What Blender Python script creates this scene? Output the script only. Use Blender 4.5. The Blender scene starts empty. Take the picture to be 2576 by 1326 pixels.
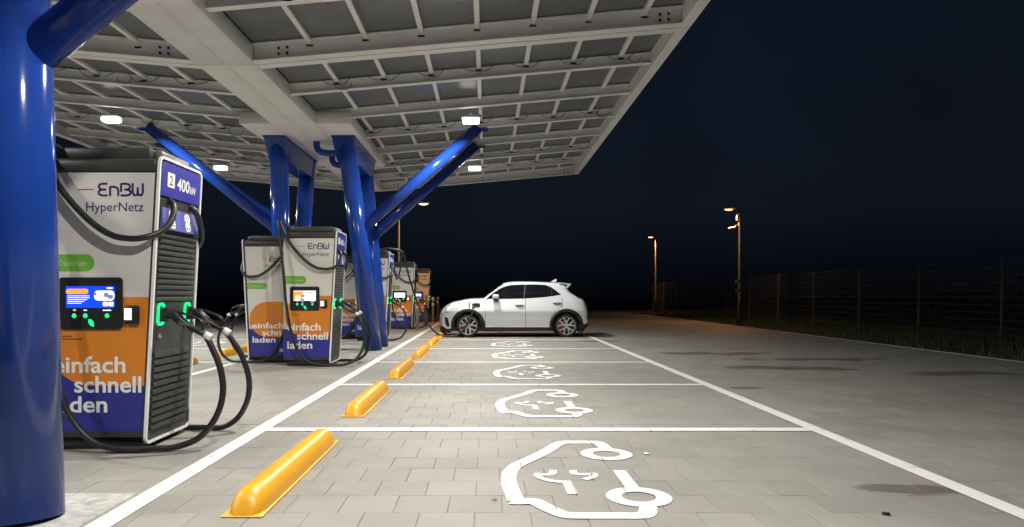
import bpy, bmesh, math, random
from mathutils import Vector, Matrix
from mathutils.geometry import delaunay_2d_cdt, tessellate_polygon
random.seed(7)
S = bpy.context.scene
COL = S.collection

# ------------------------------------------------------------------ camera
F = 1680.0; H = 1.2                      # focal length in units of a 2575 wide frame, eye height
cam_d = bpy.data.cameras.new("camera"); cam = bpy.data.objects.new("camera", cam_d); COL.objects.link(cam)
cam_d.sensor_width = 36.0; cam_d.lens = F / 2575.0 * 36.0
cam_d.shift_x = 62.5 / 2575.0; cam_d.shift_y = 78.0 / 2575.0
cam.location = (0, 0, H); cam.rotation_euler = (math.radians(90), 0, 0)
cam_d.clip_start = 0.05; cam_d.clip_end = 2000
S.camera = cam

# ------------------------------------------------------------------ night sky
W = bpy.data.worlds.new("World"); S.world = W; W.use_nodes = True
nt = W.node_tree; nt.nodes.clear()
out = nt.nodes.new("ShaderNodeOutputWorld"); bg = nt.nodes.new("ShaderNodeBackground")
tc = nt.nodes.new("ShaderNodeTexCoord"); sep = nt.nodes.new("ShaderNodeSeparateXYZ")
rmp = nt.nodes.new("ShaderNodeValToRGB")
rmp.color_ramp.elements[0].position = 0.0; rmp.color_ramp.elements[0].color = (0.0011, 0.0016, 0.0024, 1)
rmp.color_ramp.elements[1].position = 0.6; rmp.color_ramp.elements[1].color = (0.0024, 0.0046, 0.0100, 1)
_e = rmp.color_ramp.elements.new(0.12); _e.color = (0.0046, 0.0070, 0.0128, 1)
nz = nt.nodes.new("ShaderNodeTexNoise"); nz.inputs["Scale"].default_value = 1.6; nz.inputs["Detail"].default_value = 4
mr = nt.nodes.new("ShaderNodeMapRange"); mr.inputs["To Min"].default_value = 0.55; mr.inputs["To Max"].default_value = 1.45
mr.inputs["From Min"].default_value = 0.3; mr.inputs["From Max"].default_value = 0.7
nt.links.new(tc.outputs["Generated"], sep.inputs[0]); nt.links.new(sep.outputs["Z"], rmp.inputs[0])
nt.links.new(tc.outputs["Generated"], nz.inputs["Vector"]); nt.links.new(nz.outputs["Fac"], mr.inputs["Value"])
nt.links.new(rmp.outputs[0], bg.inputs["Color"]); nt.links.new(mr.outputs[0], bg.inputs["Strength"])
nt.links.new(bg.outputs[0], out.inputs[0])

S.view_settings.view_transform = 'Standard'; S.view_settings.look = 'None'
S.view_settings.exposure = 0.0; S.view_settings.gamma = 1.0
S.cycles.use_denoising = True
try: S.cycles.denoiser = 'OPENIMAGEDENOISE'
except Exception: pass
S.cycles.max_bounces = 8; S.cycles.diffuse_bounces = 5; S.cycles.glossy_bounces = 4
S.cycles.sample_clamp_indirect = 4.0; S.cycles.caustics_reflective = False; S.cycles.caustics_refractive = False

LAMP_W = 262.0       # canopy floodlights
SODIUM_W = 190.0      # street lanterns

# ------------------------------------------------------------------ materials
MATS = {}
def mat(name, col, rough=0.5, metal=0.0, emit=None, estr=0.0, coat=0.0, spec=0.5, noise=None, bump=None, rvar=None, cvar=None):
    """noise=(scale, amount) colour mottling; bump=(scale, strength, distance); cvar = colour mixed in by a broad noise"""
    m = bpy.data.materials.new(name); m.use_nodes = True
    n = m.node_tree; b = n.nodes["Principled BSDF"]
    b.inputs["Base Color"].default_value = (*col, 1); b.inputs["Roughness"].default_value = rough
    b.inputs["Metallic"].default_value = metal; b.inputs["Coat Weight"].default_value = coat
    b.inputs["Specular IOR Level"].default_value = spec
    if emit:
        b.inputs["Emission Color"].default_value = (*emit, 1); b.inputs["Emission Strength"].default_value = estr
    if noise or bump or rvar:
        g = n.nodes.new("ShaderNodeNewGeometry")
    if noise:
        t = n.nodes.new("ShaderNodeTexNoise"); t.inputs["Scale"].default_value = noise[0]; t.inputs["Detail"].default_value = 6
        n.links.new(g.outputs["Position"], t.inputs["Vector"])
        r = n.nodes.new("ShaderNodeValToRGB")
        lo = tuple(c * (1 - noise[1]) for c in col); hi = tuple(min(1, c * (1 + noise[1])) for c in col)
        r.color_ramp.elements[0].position = 0.3; r.color_ramp.elements[0].color = (*lo, 1)
        r.color_ramp.elements[1].position = 0.7; r.color_ramp.elements[1].color = (*hi, 1)
        n.links.new(t.outputs["Fac"], r.inputs[0]); n.links.new(r.outputs[0], b.inputs["Base Color"])
    if rvar:
        t2 = n.nodes.new("ShaderNodeTexNoise"); t2.inputs["Scale"].default_value = rvar[0]
        n.links.new(g.outputs["Position"], t2.inputs["Vector"])
        q = n.nodes.new("ShaderNodeMapRange"); q.inputs["To Min"].default_value = rough * (1 - rvar[1]); q.inputs["To Max"].default_value = min(1, rough * (1 + rvar[1]))
        n.links.new(t2.outputs["Fac"], q.inputs["Value"]); n.links.new(q.outputs[0], b.inputs["Roughness"])
    if bump:
        t3 = n.nodes.new("ShaderNodeTexNoise"); t3.inputs["Scale"].default_value = bump[0]; t3.inputs["Detail"].default_value = 5
        n.links.new(g.outputs["Position"], t3.inputs["Vector"])
        bp = n.nodes.new("ShaderNodeBump"); bp.inputs["Strength"].default_value = bump[1]; bp.inputs["Distance"].default_value = bump[2]
        n.links.new(t3.outputs["Fac"], bp.inputs["Height"]); n.links.new(bp.outputs[0], b.inputs["Normal"])
    MATS[name] = m
    return m

mat('white_steel', (0.80, 0.80, 0.785), 0.45, noise=(2.5, 0.06), rvar=(6, 0.25))
mat('blue_paint', (0.013, 0.050, 0.29), 0.14, coat=0.0, spec=0.4, bump=(38, 0.06, 0.002), rvar=(4, 0.3), noise=(1.5, 0.12))
mat('dark_bolt', (0.03, 0.03, 0.035), 0.5, metal=0.6)
mat('black_cable', (0.018, 0.018, 0.019), 0.42, rvar=(20, 0.3))
mat('black_plastic', (0.014, 0.015, 0.016), 0.4, rvar=(15, 0.3))
mat('dark_grey', (0.035, 0.040, 0.038), 0.42, noise=(9, 0.15), rvar=(8, 0.3))
mat('slat_grey', (0.12, 0.128, 0.122), 0.38, noise=(9, 0.12))
mat('louvre_grey', (0.095, 0.102, 0.098), 0.38, noise=(9, 0.12))
mat('lid_grey', (0.045, 0.048, 0.044), 0.4, noise=(5, 0.2))
mat('bracket_grey', (0.2, 0.21, 0.2), 0.4, noise=(5, 0.2))
mat('charger_white', (0.66, 0.645, 0.59), 0.38, noise=(2.2, 0.05), rvar=(5, 0.25))
mat('charger_orange', (0.66, 0.215, 0.022), 0.38, noise=(2.5, 0.05), rvar=(5, 0.25))
mat('charger_navy', (0.028, 0.032, 0.26), 0.36, noise=(2.5, 0.06), rvar=(5, 0.25))
mat('charger_green', (0.16, 0.42, 0.05), 0.4, noise=(4, 0.05))
mat('pale_green', (0.42, 0.62, 0.32), 0.45)
mat('sign_blue', (0.035, 0.036, 0.32), 0.35, noise=(4, 0.05))
mat('icon_blue', (0.12, 0.125, 0.45), 0.35, noise=(4, 0.05))
mat('print_white', (0.82, 0.82, 0.80), 0.4)
mat('logo_navy', (0.022, 0.018, 0.10), 0.4)
mat('logo_red', (0.55, 0.10, 0.02), 0.4)
mat('print_dark', (0.10, 0.04, 0.01), 0.5)
mat('trim_white', (0.84, 0.84, 0.82), 0.35)
mat('sticker', (0.45, 0.45, 0.44), 0.4)
mat('screen_blue', (0.0, 0.0, 0.0), 0.2, emit=(0.008, 0.075, 0.92), estr=1.2)
mat('screen_violet', (0.0, 0.0, 0.0), 0.2, emit=(0.10, 0.08, 0.85), estr=1.1)
mat('screen_orange', (0.0, 0.0, 0.0), 0.2, emit=(1.0, 0.36, 0.05), estr=1.4)
mat('screen_white', (0.0, 0.0, 0.0), 0.2, emit=(0.9, 0.93, 1.0), estr=1.6)
mat('screen_grey', (0.0, 0.0, 0.0), 0.2, emit=(0.25, 0.28, 0.36), estr=1.0)
mat('screen_red', (0.0, 0.0, 0.0), 0.2, emit=(0.8, 0.06, 0.08), estr=1.0)
mat('led_green', (0.0, 0.05, 0.02), 0.3, emit=(0.01, 1.0, 0.24), estr=1.8)
mat('led_green_dim', (0.0, 0.05, 0.02), 0.3, emit=(0.01, 0.85, 0.25), estr=1.3)
mat('pad_white', (0.5, 0.5, 0.5), 0.3, emit=(0.85, 0.92, 1.0), estr=1.0)
mat('yellow_rubber', (0.78, 0.375, 0.016), 0.38, noise=(4, 0.04), bump=(60, 0.08, 0.002), rvar=(12, 0.3))
mat('yellow_paint', (0.74, 0.42, 0.06), 0.5, noise=(7, 0.10))
mat('concrete', (0.42, 0.42, 0.40), 0.85, noise=(14, 0.25), bump=(40, 0.6, 0.01))
mat('lamp_body', (0.45, 0.46, 0.47), 0.4, metal=0.3)
mat('lamp_lens', (0.8, 0.8, 0.8), 0.3, emit=(1.0, 0.97, 0.86), estr=9)
mat('sodium_lens', (0.8, 0.6, 0.4), 0.3, emit=(1.0, 0.52, 0.17), estr=5.0)
mat('galvanised', (0.42, 0.42, 0.42), 0.45, metal=0.7, noise=(8, 0.2))
mat('pole_grey', (0.075, 0.077, 0.08), 0.6, noise=(8, 0.2))
mat('fence_steel', (0.105, 0.12, 0.105), 0.5, metal=0.3, noise=(5, 0.3))
mat('soil', (0.045, 0.04, 0.028), 0.95, noise=(1.2, 0.4), bump=(5, 0.8, 0.05))
mat('grass_green', (0.045, 0.075, 0.022), 0.8, noise=(0.8, 0.4))
mat('car_white', (0.66, 0.68, 0.71), 0.28, coat=0.8, noise=(3, 0.015))
mat('car_black', (0.009, 0.0095, 0.0105), 0.55, rvar=(20, 0.2))
mat('car_glass', (0.006, 0.008, 0.010), 0.06, spec=0.6)
mat('seam_black', (0.02, 0.02, 0.02), 0.7)
mat('tyre', (0.02, 0.02, 0.021), 0.75, bump=(120, 0.3, 0.002))
mat('alloy', (0.60, 0.60, 0.61), 0.35, metal=0.45)
mat('hub_dark', (0.012, 0.012, 0.013), 0.6)
mat('brake_disc', (0.10, 0.10, 0.10), 0.4, metal=0.6)
mat('caliper_red', (0.42, 0.015, 0.012), 0.35)
mat('headlight', (0.75, 0.78, 0.82), 0.12, coat=1.0)
mat('tail_red', (0.45, 0.01, 0.01), 0.2, emit=(0.8, 0.02, 0.02), estr=0.12)
mat('band_orange', (0.75, 0.27, 0.03), 0.4)
mat('band_white', (0.62, 0.56, 0.42), 0.4)
mat('bollard_grey', (0.10, 0.11, 0.10), 0.5, noise=(6, 0.2))
mat('leaf_brown', (0.10, 0.045, 0.02), 0.7)

# --- pavers: grey concrete, each a little different, with shaped stains
PSX, PSY, PY0, PX0 = 0.303, 0.312, 3.676, -1.128
STAINS = [(2.62, 4.12, 0.34, 0.13), (4.9, 10.9, 1.1, 0.35), (6.0, 12.4, 1.3, 0.3), (4.6, 13.6, 1.2, 0.4), (7.1, 10.2, 1.0, 0.3),
          (2.9, 17.2, 0.5, 0.3), (0.9, 17.3, 0.55, 0.16), (3.3, 8.6, 0.25, 0.1)]
def paver_mat():
    m = bpy.data.materials.new('paver'); m.use_nodes = True; n = m.node_tree; L = n.links.new
    b = n.nodes["Principled BSDF"]; b.inputs["Specular IOR Level"].default_value = 0.35
    g = n.nodes.new("ShaderNodeNewGeometry"); oi = n.nodes.new("ShaderNodeObjectInfo")
    add = n.nodes.new("ShaderNodeMath"); add.operation = 'ADD'; L(g.outputs["Random Per Island"], add.inputs[0]); L(oi.outputs["Random"], add.inputs[1])
    fr = n.nodes.new("ShaderNodeMath"); fr.operation = 'FRACT'; L(add.outputs[0], fr.inputs[0])
    r1 = n.nodes.new("ShaderNodeValToRGB"); e = r1.color_ramp.elements
    e[0].position = 0; e[0].color = (0.275, 0.262, 0.238, 1); e[1].position = 1; e[1].color = (0.308, 0.294, 0.268, 1)
    L(fr.outputs[0], r1.inputs[0])
    # fine aggregate
    t = n.nodes.new("ShaderNodeTexNoise"); t.inputs["Scale"].default_value = 260; t.inputs["Detail"].default_value = 3
    L(g.outputs["Position"], t.inputs["Vector"])
    q = n.nodes.new("ShaderNodeMapRange"); q.inputs["From Min"].default_value = .3; q.inputs["From Max"].default_value = .7
    q.inputs["To Min"].default_value = .86; q.inputs["To Max"].default_value = 1.12; L(t.outputs["Fac"], q.inputs["Value"])
    # broad dirt
    t2 = n.nodes.new("ShaderNodeTexNoise"); t2.inputs["Scale"].default_value = 0.9; t2.inputs["Detail"].default_value = 8; t2.inputs["Roughness"].default_value = .65
    L(g.outputs["Position"], t2.inputs["Vector"])
    q2 = n.nodes.new("ShaderNodeMapRange"); q2.inputs["From Min"].default_value = .3; q2.inputs["From Max"].default_value = .7
    q2.inputs["To Min"].default_value = .84; q2.inputs["To Max"].default_value = 1.08; L(t2.outputs["Fac"], q2.inputs["Value"])
    mm = n.nodes.new("ShaderNodeMath"); mm.operation = 'MULTIPLY'; L(q.outputs[0], mm.inputs[0]); L(q2.outputs[0], mm.inputs[1])
    mx = n.nodes.new("ShaderNodeVectorMath"); mx.operation = 'SCALE'; L(r1.outputs[0], mx.inputs[0]); L(mm.outputs[0], mx.inputs["Scale"])
    # stains (oil and damp spots, warped ellipses)
    nz = n.nodes.new("ShaderNodeTexNoise"); nz.inputs["Scale"].default_value = 2.2; nz.inputs["Detail"].default_value = 5; L(g.outputs["Position"], nz.inputs["Vector"])
    sx = n.nodes.new("ShaderNodeSeparateXYZ"); L(g.outputs["Position"], sx.inputs[0])
    acc = None
    def M(op, a, bb):
        k = n.nodes.new("ShaderNodeMath"); k.operation = op
        for i, v in enumerate((a, bb)):
            if isinstance(v, (int, float)): k.inputs[i].default_value = v
            else: L(v, k.inputs[i])
        return k.outputs[0]
    for (cx, cy, rx, ry) in STAINS:
        dx = M('DIVIDE', M('SUBTRACT', sx.outputs[0], cx), rx); dy = M('DIVIDE', M('SUBTRACT', sx.outputs[1], cy), ry)
        d = M('SQRT', M('ADD', M('MULTIPLY', dx, dx), M('MULTIPLY', dy, dy)), 0)
        d = M('ADD', d, M('MULTIPLY', M('SUBTRACT', nz.outputs["Fac"], .5), 2.6))
        k = n.nodes.new("ShaderNodeMapRange"); k.inputs["From Min"].default_value = 1.0; k.inputs["From Max"].default_value = .72
        L(d, k.inputs["Value"]); acc = k.outputs[0] if acc is None else M('MAXIMUM', acc, k.outputs[0])
    sm = n.nodes.new("ShaderNodeMixRGB"); sm.blend_type = 'MULTIPLY'; sm.inputs[2].default_value = (.52, .46, .42, 1)
    L(M('MULTIPLY', acc, .8), sm.inputs[0]); L(mx.outputs[0], sm.inputs[1]); L(sm.outputs[0], b.inputs["Base Color"])
    rr = n.nodes.new("ShaderNodeMapRange"); rr.inputs["To Min"].default_value = .62; rr.inputs["To Max"].default_value = .42
    L(acc, rr.inputs["Value"]); L(rr.outputs[0], b.inputs["Roughness"])
    bp = n.nodes.new("ShaderNodeBump"); bp.inputs["Strength"].default_value = .25; bp.inputs["Distance"].default_value = .002
    L(t.outputs["Fac"], bp.inputs["Height"]); L(bp.outputs[0], b.inputs["Normal"])
    MATS['paver'] = m
paver_mat()
mat('joint_sand', (0.19, 0.175, 0.15), 0.95, noise=(30, 0.3))
def paint_mat():
    """white road paint that breaks at the paver joints and is worn by noise"""
    m = bpy.data.materials.new('road_paint'); m.use_nodes = True; n = m.node_tree; L = n.links.new
    b = n.nodes["Principled BSDF"]; b.inputs["Roughness"].default_value = .55
    g = n.nodes.new("ShaderNodeNewGeometry"); sx = n.nodes.new("ShaderNodeSeparateXYZ"); L(g.outputs["Position"], sx.inputs[0])
    def M(op, a, bb=0, c=0):
        k = n.nodes.new("ShaderNodeMath"); k.operation = op
        for i, v in enumerate((a, bb)):
            if isinstance(v, (int, float)): k.inputs[i].default_value = v
            else: L(v, k.inputs[i])
        return k.outputs[0]
    row = M('DIVIDE', M('SUBTRACT', sx.outputs[1], PY0), PSY); rf = M('FLOOR', row)
    fy = M('SUBTRACT', row, rf); dy = M('MULTIPLY', M('MINIMUM', fy, M('SUBTRACT', 1.0, fy)), PSY)
    odd = M('MULTIPLY', M('FLOORED_MODULO', rf, 2.0), .5)
    xx = M('ADD', M('DIVIDE', M('SUBTRACT', sx.outputs[0], PX0), PSX), odd); fx = M('SUBTRACT', xx, M('FLOOR', xx))
    dx = M('MULTIPLY', M('MINIMUM', fx, M('SUBTRACT', 1.0, fx)), PSX)
    nz = n.nodes.new("ShaderNodeTexNoise"); nz.inputs["Scale"].default_value = 3.0; nz.inputs["Detail"].default_value = 4; L(g.outputs["Position"], nz.inputs["Vector"])
    wid = n.nodes.new("ShaderNodeMapRange"); wid.inputs["From Min"].default_value = .42; wid.inputs["From Max"].default_value = .62
    wid.inputs["To Min"].default_value = 0.0; wid.inputs["To Max"].default_value = .0042; L(nz.outputs["Fac"], wid.inputs["Value"])
    j1 = M('LESS_THAN', dx, wid.outputs[0]); j2 = M('LESS_THAN', dy, M('MULTIPLY', wid.outputs[0], .5)); j = M('MAXIMUM', j1, j2)
    w = n.nodes.new("ShaderNodeTexNoise"); w.inputs["Scale"].default_value = 9; w.inputs["Detail"].default_value = 9; w.inputs["Roughness"].default_value = .7; L(g.outputs["Position"], w.inputs["Vector"])
    wr = n.nodes.new("ShaderNodeValToRGB"); e = wr.color_ramp.elements
    e[0].position = .26; e[0].color = (.40, .39, .37, 1); e[1].position = .36; e[1].color = (.80, .80, .79, 1); L(w.outputs["Fac"], wr.inputs[0])
    mx = n.nodes.new("ShaderNodeMixRGB"); mx.inputs[2].default_value = (.20, .19, .18, 1); L(j, mx.inputs[0]); L(wr.outputs[0], mx.inputs[1])
    L(mx.outputs[0], b.inputs["Base Color"]); MATS['road_paint'] = m
paint_mat()
def panel_mat():
    m = bpy.data.materials.new('solar_glass'); m.use_nodes = True; n = m.node_tree; L = n.links.new
    b = n.nodes["Principled BSDF"]; b.inputs["Roughness"].default_value = .30; b.inputs["Specular IOR Level"].default_value = .35
    t = n.nodes.new("ShaderNodeTexCoord"); sx = n.nodes.new("ShaderNodeSeparateXYZ"); L(t.outputs["Object"], sx.inputs[0])
    def M(op, a, bb=0):
        k = n.nodes.new("ShaderNodeMath"); k.operation = op
        for i, v in enumerate((a, bb)):
            if isinstance(v, (int, float)): k.inputs[i].default_value = v
            else: L(v, k.inputs[i])
        return k.outputs[0]
    def line(c, p, w):
        f = M('FRACT', M('ADD', M('DIVIDE', c, p), 50.0)); return M('LESS_THAN', M('MINIMUM', f, M('SUBTRACT', 1.0, f)), w / p)
    j = M('MAXIMUM', line(sx.outputs[0], .156, .0022), line(sx.outputs[1], .165, .0014))
    oi = n.nodes.new("ShaderNodeObjectInfo")
    r = n.nodes.new("ShaderNodeValToRGB"); e = r.color_ramp.elements
    e[0].color = (.122, .138, .142, 1); e[1].color = (.158, .170, .182, 1); L(oi.outputs["Random"], r.inputs[0])
    g = n.nodes.new("ShaderNodeTexNoise"); g.inputs["Scale"].default_value = 3; g.inputs["Detail"].default_value = 7; L(t.outputs["Object"], g.inputs["Vector"])
    q = n.nodes.new("ShaderNodeMapRange"); q.inputs["To Min"].default_value = .75; q.inputs["To Max"].default_value = 1.25; L(g.outputs["Fac"], q.inputs["Value"])
    sc = n.nodes.new("ShaderNodeVectorMath"); sc.operation = 'SCALE'; L(r.outputs[0], sc.inputs[0]); L(q.outputs[0], sc.inputs["Scale"])
    mx = n.nodes.new("ShaderNodeMixRGB"); mx.inputs[2].default_value = (.085, .09, .10, 1); L(j, mx.inputs[0]); L(sc.outputs[0], mx.inputs[1])
    L(mx.outputs[0], b.inputs["Base Color"]); MATS['solar_glass'] = m
panel_mat()

# ------------------------------------------------------------------ helpers
def link(o, parent=None):
    COL.objects.link(o)
    if parent is not None: o.parent = parent
    return o
def tag(o, label=None, cat=None, group=None, kind=None):
    if label: o['label'] = label
    if cat: o['category'] = cat
    if group: o['group'] = group
    if kind: o['kind'] = kind
    return o
def empty(name, loc=(0, 0, 0), rz=0.0):
    o = bpy.data.objects.new(name, None); COL.objects.link(o); o.location = loc; o.rotation_euler = (0, 0, rz); o.empty_display_size = .2
    return o
def obj(name, me, m=None, parent=None):
    if m and not me.materials: me.materials.append(MATS[m])
    return link(bpy.data.objects.new(name, me), parent)
def copy_tree(o, parent=None):
    c = o.copy(); COL.objects.link(c); c.parent = parent
    for ch in list(o.children): copy_tree(ch, c)
    return c
def catmull(pts, n=6, closed=False):
    P = [Vector(p) for p in pts]; res = []; N = len(P)
    for i in range(N if closed else N - 1):
        if closed: a, b, c, d = P[(i - 1) % N], P[i], P[(i + 1) % N], P[(i + 2) % N]
        else: a, b, c, d = P[max(i - 1, 0)], P[i], P[i + 1], P[min(i + 2, N - 1)]
        for k in range(n):
            t = k / n
            res.append(.5 * ((2 * b) + (c - a) * t + (2 * a - 5 * b + 4 * c - d) * t * t + (3 * b - a - 3 * c + d) * t ** 3))
    if not closed: res.append(P[-1].copy())
    return res
class MB:
    def __init__(s): s.v = []; s.f = []; s.sm = []
    def add(s, vs, fs, smooth=False):
        o = len(s.v); s.v += [tuple(v) for v in vs]; s.f += [tuple(i + o for i in f) for f in fs]; s.sm += [smooth] * len(fs); return s
    def hexa(s, p): return s.add(p, [(0, 3, 2, 1), (4, 5, 6, 7), (0, 1, 5, 4), (1, 2, 6, 5), (2, 3, 7, 6), (3, 0, 4, 7)])
    def box(s, a, b):
        x0, y0, z0 = a; x1, y1, z1 = b
        return s.hexa([(x0, y0, z0), (x1, y0, z0), (x1, y1, z0), (x0, y1, z0), (x0, y0, z1), (x1, y0, z1), (x1, y1, z1), (x0, y1, z1)])
    def bevbox(s, a, b, r=.01, seg=2):
        bm = bmesh.new(); bmesh.ops.create_cube(bm, size=1)
        c = [(a[i] + b[i]) / 2 for i in range(3)]; d = [b[i] - a[i] for i in range(3)]
        for v in bm.verts: v.co = Vector((c[0] + v.co.x * d[0], c[1] + v.co.y * d[1], c[2] + v.co.z * d[2]))
        bmesh.ops.bevel(bm, geom=list(bm.edges), offset=r, segments=seg, affect='EDGES', profile=.5)
        bm.verts.index_update(); s.add([v.co for v in bm.verts], [[v.index for v in f.verts] for f in bm.faces], True); bm.free(); return s
    def tube(s, path, r, n=10, caps=True, smooth=True):
        P = [Vector(p) for p in path]; rs = r if isinstance(r, (list, tuple)) else [r] * len(P)
        up = Vector((0, 0, 1)); vs = []; prev = None
        for i, p in enumerate(P):
            t = (P[min(i + 1, len(P) - 1)] - P[max(i - 1, 0)]).normalized()
            if prev is None:
                a = t.cross(up)
                if a.length < 1e-3: a = t.cross(Vector((1, 0, 0)))
            else: a = prev - t * prev.dot(t)
            a.normalize(); b = t.cross(a); prev = a
            for k in range(n):
                an = 2 * math.pi * k / n; vs.append(p + (a * math.cos(an) + b * math.sin(an)) * rs[i])
        fs = [(i * n + k, i * n + (k + 1) % n, (i + 1) * n + (k + 1) % n, (i + 1) * n + k) for i in range(len(P) - 1) for k in range(n)]
        s.add(vs, fs, smooth)
        if caps:
            o = len(s.v) - len(vs); s.f += [tuple(o + k for k in range(n))[::-1], tuple(o + (len(P) - 1) * n + k for k in range(n))]; s.sm += [False, False]
        return s
    def cyl(s, p0, p1, r, n=16, smooth=True): return s.tube([p0, p1], r, n, True, smooth)
    def lathe(s, prof, M, n=24):
        """prof = [(radius, axial)], M maps (x,y,z) with z axial"""
        vs = [M @ Vector((r * math.cos(2 * math.pi * k / n), r * math.sin(2 * math.pi * k / n), z)) for r, z in prof for k in range(n)]
        fs = [(i * n + k, i * n + (k + 1) % n, (i + 1) * n + (k + 1) % n, (i + 1) * n + k) for i in range(len(prof) - 1) for k in range(n)]
        return s.add(vs, fs, True)
    def poly(s, pts2, fn, depth=None, smooth=False):
        """flat polygon through fn(x, y, n); with depth, a slab"""
        k = len(pts2); tri = tessellate_polygon([[Vector((p[0], p[1], 0)) for p in pts2]])
        area = sum(pts2[i][0] * pts2[(i + 1) % k][1] - pts2[(i + 1) % k][0] * pts2[i][1] for i in range(k))
        def o3(t):
            a, b, c = (pts2[i] for i in t)
            return t if (b[0] - a[0]) * (c[1] - a[1]) - (b[1] - a[1]) * (c[0] - a[0]) > 0 else (t[0], t[2], t[1])
        tri = [o3(t) for t in tri]
        if depth is None: return s.add([fn(p[0], p[1], 0) for p in pts2], tri, smooth)
        vs = [fn(p[0], p[1], depth) for p in pts2] + [fn(p[0], p[1], 0) for p in pts2]
        fs = tri + [tuple(i + k for i in t[::-1]) for t in tri]
        fs += [((i, i + k, (i + 1) % k + k, (i + 1) % k) if area > 0 else (i, (i + 1) % k, (i + 1) % k + k, i + k)) for i in range(k)]
        return s.add(vs, fs)
    def ribbon(s, pts, w, fn, closed=False, depth=None):
        P = [Vector((p[0], p[1])) for p in pts]; N = len(P); A = []; B = []
        for i in range(N):
            a = P[(i - 1) % N] if closed else P[max(i - 1, 0)]; c = P[(i + 1) % N] if closed else P[min(i + 1, N - 1)]
            d1 = (P[i] - a); d2 = (c - P[i])
            d1 = d1.normalized() if d1.length > 1e-9 else d2.normalized(); d2 = d2.normalized() if d2.length > 1e-9 else d1
            t = (d1 + d2); t = t.normalized() if t.length > 1e-6 else d1
            nn = Vector((-t.y, t.x)); k = min(1.6, 1 / max(.35, nn.dot(Vector((-d1.y, d1.x)))))
            A.append(P[i] + nn * w / 2 * k); B.append(P[i] - nn * w / 2 * k)
        m = N if closed else N - 1
        d = depth or 0
        vs = [fn(p.x, p.y, d) for p in A] + [fn(p.x, p.y, d) for p in B]
        fs = [(N + i, N + (i + 1) % N, (i + 1) % N, i) for i in range(m)]
        if depth:
            vs += [fn(p.x, p.y, 0) for p in A] + [fn(p.x, p.y, 0) for p in B]
            for i in range(m):
                j = (i + 1) % N
                fs += [(i, j, 2 * N + j, 2 * N + i), (N + j, N + i, 3 * N + i, 3 * N + j)]
            if not closed: fs += [(0, 2 * N, 3 * N, N), (N - 1, 2 * N - 1, 4 * N - 1, 3 * N - 1)]
        return s.add(vs, fs)
    def mesh(s, name, m=None):
        me = bpy.data.meshes.new(name); me.from_pydata(s.v, [], s.f); me.update()
        me.polygons.foreach_set("use_smooth", s.sm)
        if m: me.materials.append(MATS[m])
        return me
    def build(s, name, m, parent=None): return link(bpy.data.objects.new(name, s.mesh(name, m)), parent)
def rrect(x0, y0, x1, y1, r, n=5):
    pts = []
    for cx, cy, a0 in ((x1 - r, y0 + r, -90), (x1 - r, y1 - r, 0), (x0 + r, y1 - r, 90), (x0 + r, y0 + r, 180)):
        for k in range(n + 1):
            a = math.radians(a0 + 90 * k / n); pts.append((cx + r * math.cos(a), cy + r * math.sin(a)))
    return pts
TEXT_CACHE = {}
def text_mesh(body, bold=0.0):
    key = (body, bold)
    if key in TEXT_CACHE: return TEXT_CACHE[key]
    cu = bpy.data.curves.new("text", 'FONT'); cu.body = body; cu.size = 1.0; cu.offset = bold; cu.resolution_u = 4
    o = bpy.data.objects.new("text", cu); COL.objects.link(o)
    bpy.context.view_layer.update()
    dg = bpy.context.evaluated_depsgraph_get(); ev = o.evaluated_get(dg); me = ev.to_mesh()
    vs = [v.co.copy() for v in me.vertices]; fs = [tuple(p.vertices) for p in me.polygons]; ev.to_mesh_clear()
    bpy.data.objects.remove(o); bpy.data.curves.remove(cu)
    x0 = min(v.x for v in vs); x1 = max(v.x for v in vs)
    TEXT_CACHE[key] = (vs, fs, x0, x1); return TEXT_CACHE[key]
def text(mb, body, x0, x1, base, height, fn, bold=0.0):
    """body fitted between x0 and x1 on a baseline, cap height given"""
    vs, fs, a, b = text_mesh(body, bold); kx = (x1 - x0) / (b - a); ky = height / 0.72
    return mb.add([fn(x0 + (v.x - a) * kx, base + v.y * ky, 0) for v in vs], fs)
def ground_at(x, y):                       # point of the ground seen at (x, y) of the 2575 wide frame, used to lay out the markings
    Y = F * H / (y - 741.0); return ((x - 1225.0) * Y / F, Y)

# ------------------------------------------------------------------ ground and paving
g = MB(); g.add([(-250, -250, -.14), (250, -250, -.14), (250, 250, -.14), (-250, 250, -.14)], [(0, 1, 2, 3)])
ground = tag(g.build('ground', 'soil'), kind='structure')
PX_MIN, PX_MAX, PYA, PYB = -13.0, 9.5, -3.4, 40.0
pv = empty('pavement'); tag(pv, kind='structure')
b = MB(); b.box((PX_MIN, PYA, -.13), (PX_MAX, PYB, -.006)); b.build('joint_bed', 'joint_sand', pv)
def paver_geo(gap=.0028, bev=.0022):
    hx, hy = PSX / 2 - gap / 2, PSY / 2 - gap / 2
    v = []
    for ins, z in ((bev, 0), (0, -bev * .7), (0, -.02)):
        v += [(-hx + ins, -hy + ins, z), (hx - ins, -hy + ins, z), (hx - ins, hy - ins, z), (-hx + ins, hy - ins, z)]
    f = [(0, 1, 2, 3)]
    for k in (0, 4):
        f += [(k + 4 + i, k + 4 + (i + 1) % 4, k + (i + 1) % 4, k + i) for i in range(4)]
    return v, f
pvv, pvf = paver_geo()
def in_view(x, y):
    if y < 3.3: return False
    X = 1225 + F * x / y; Yp = 741 + F * H / y
    return -40 < X < 2615 and Yp < 1345
spots = []
j0, j1 = int((PYA - PY0) / PSY), int((PYB - PY0) / PSY)
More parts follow.
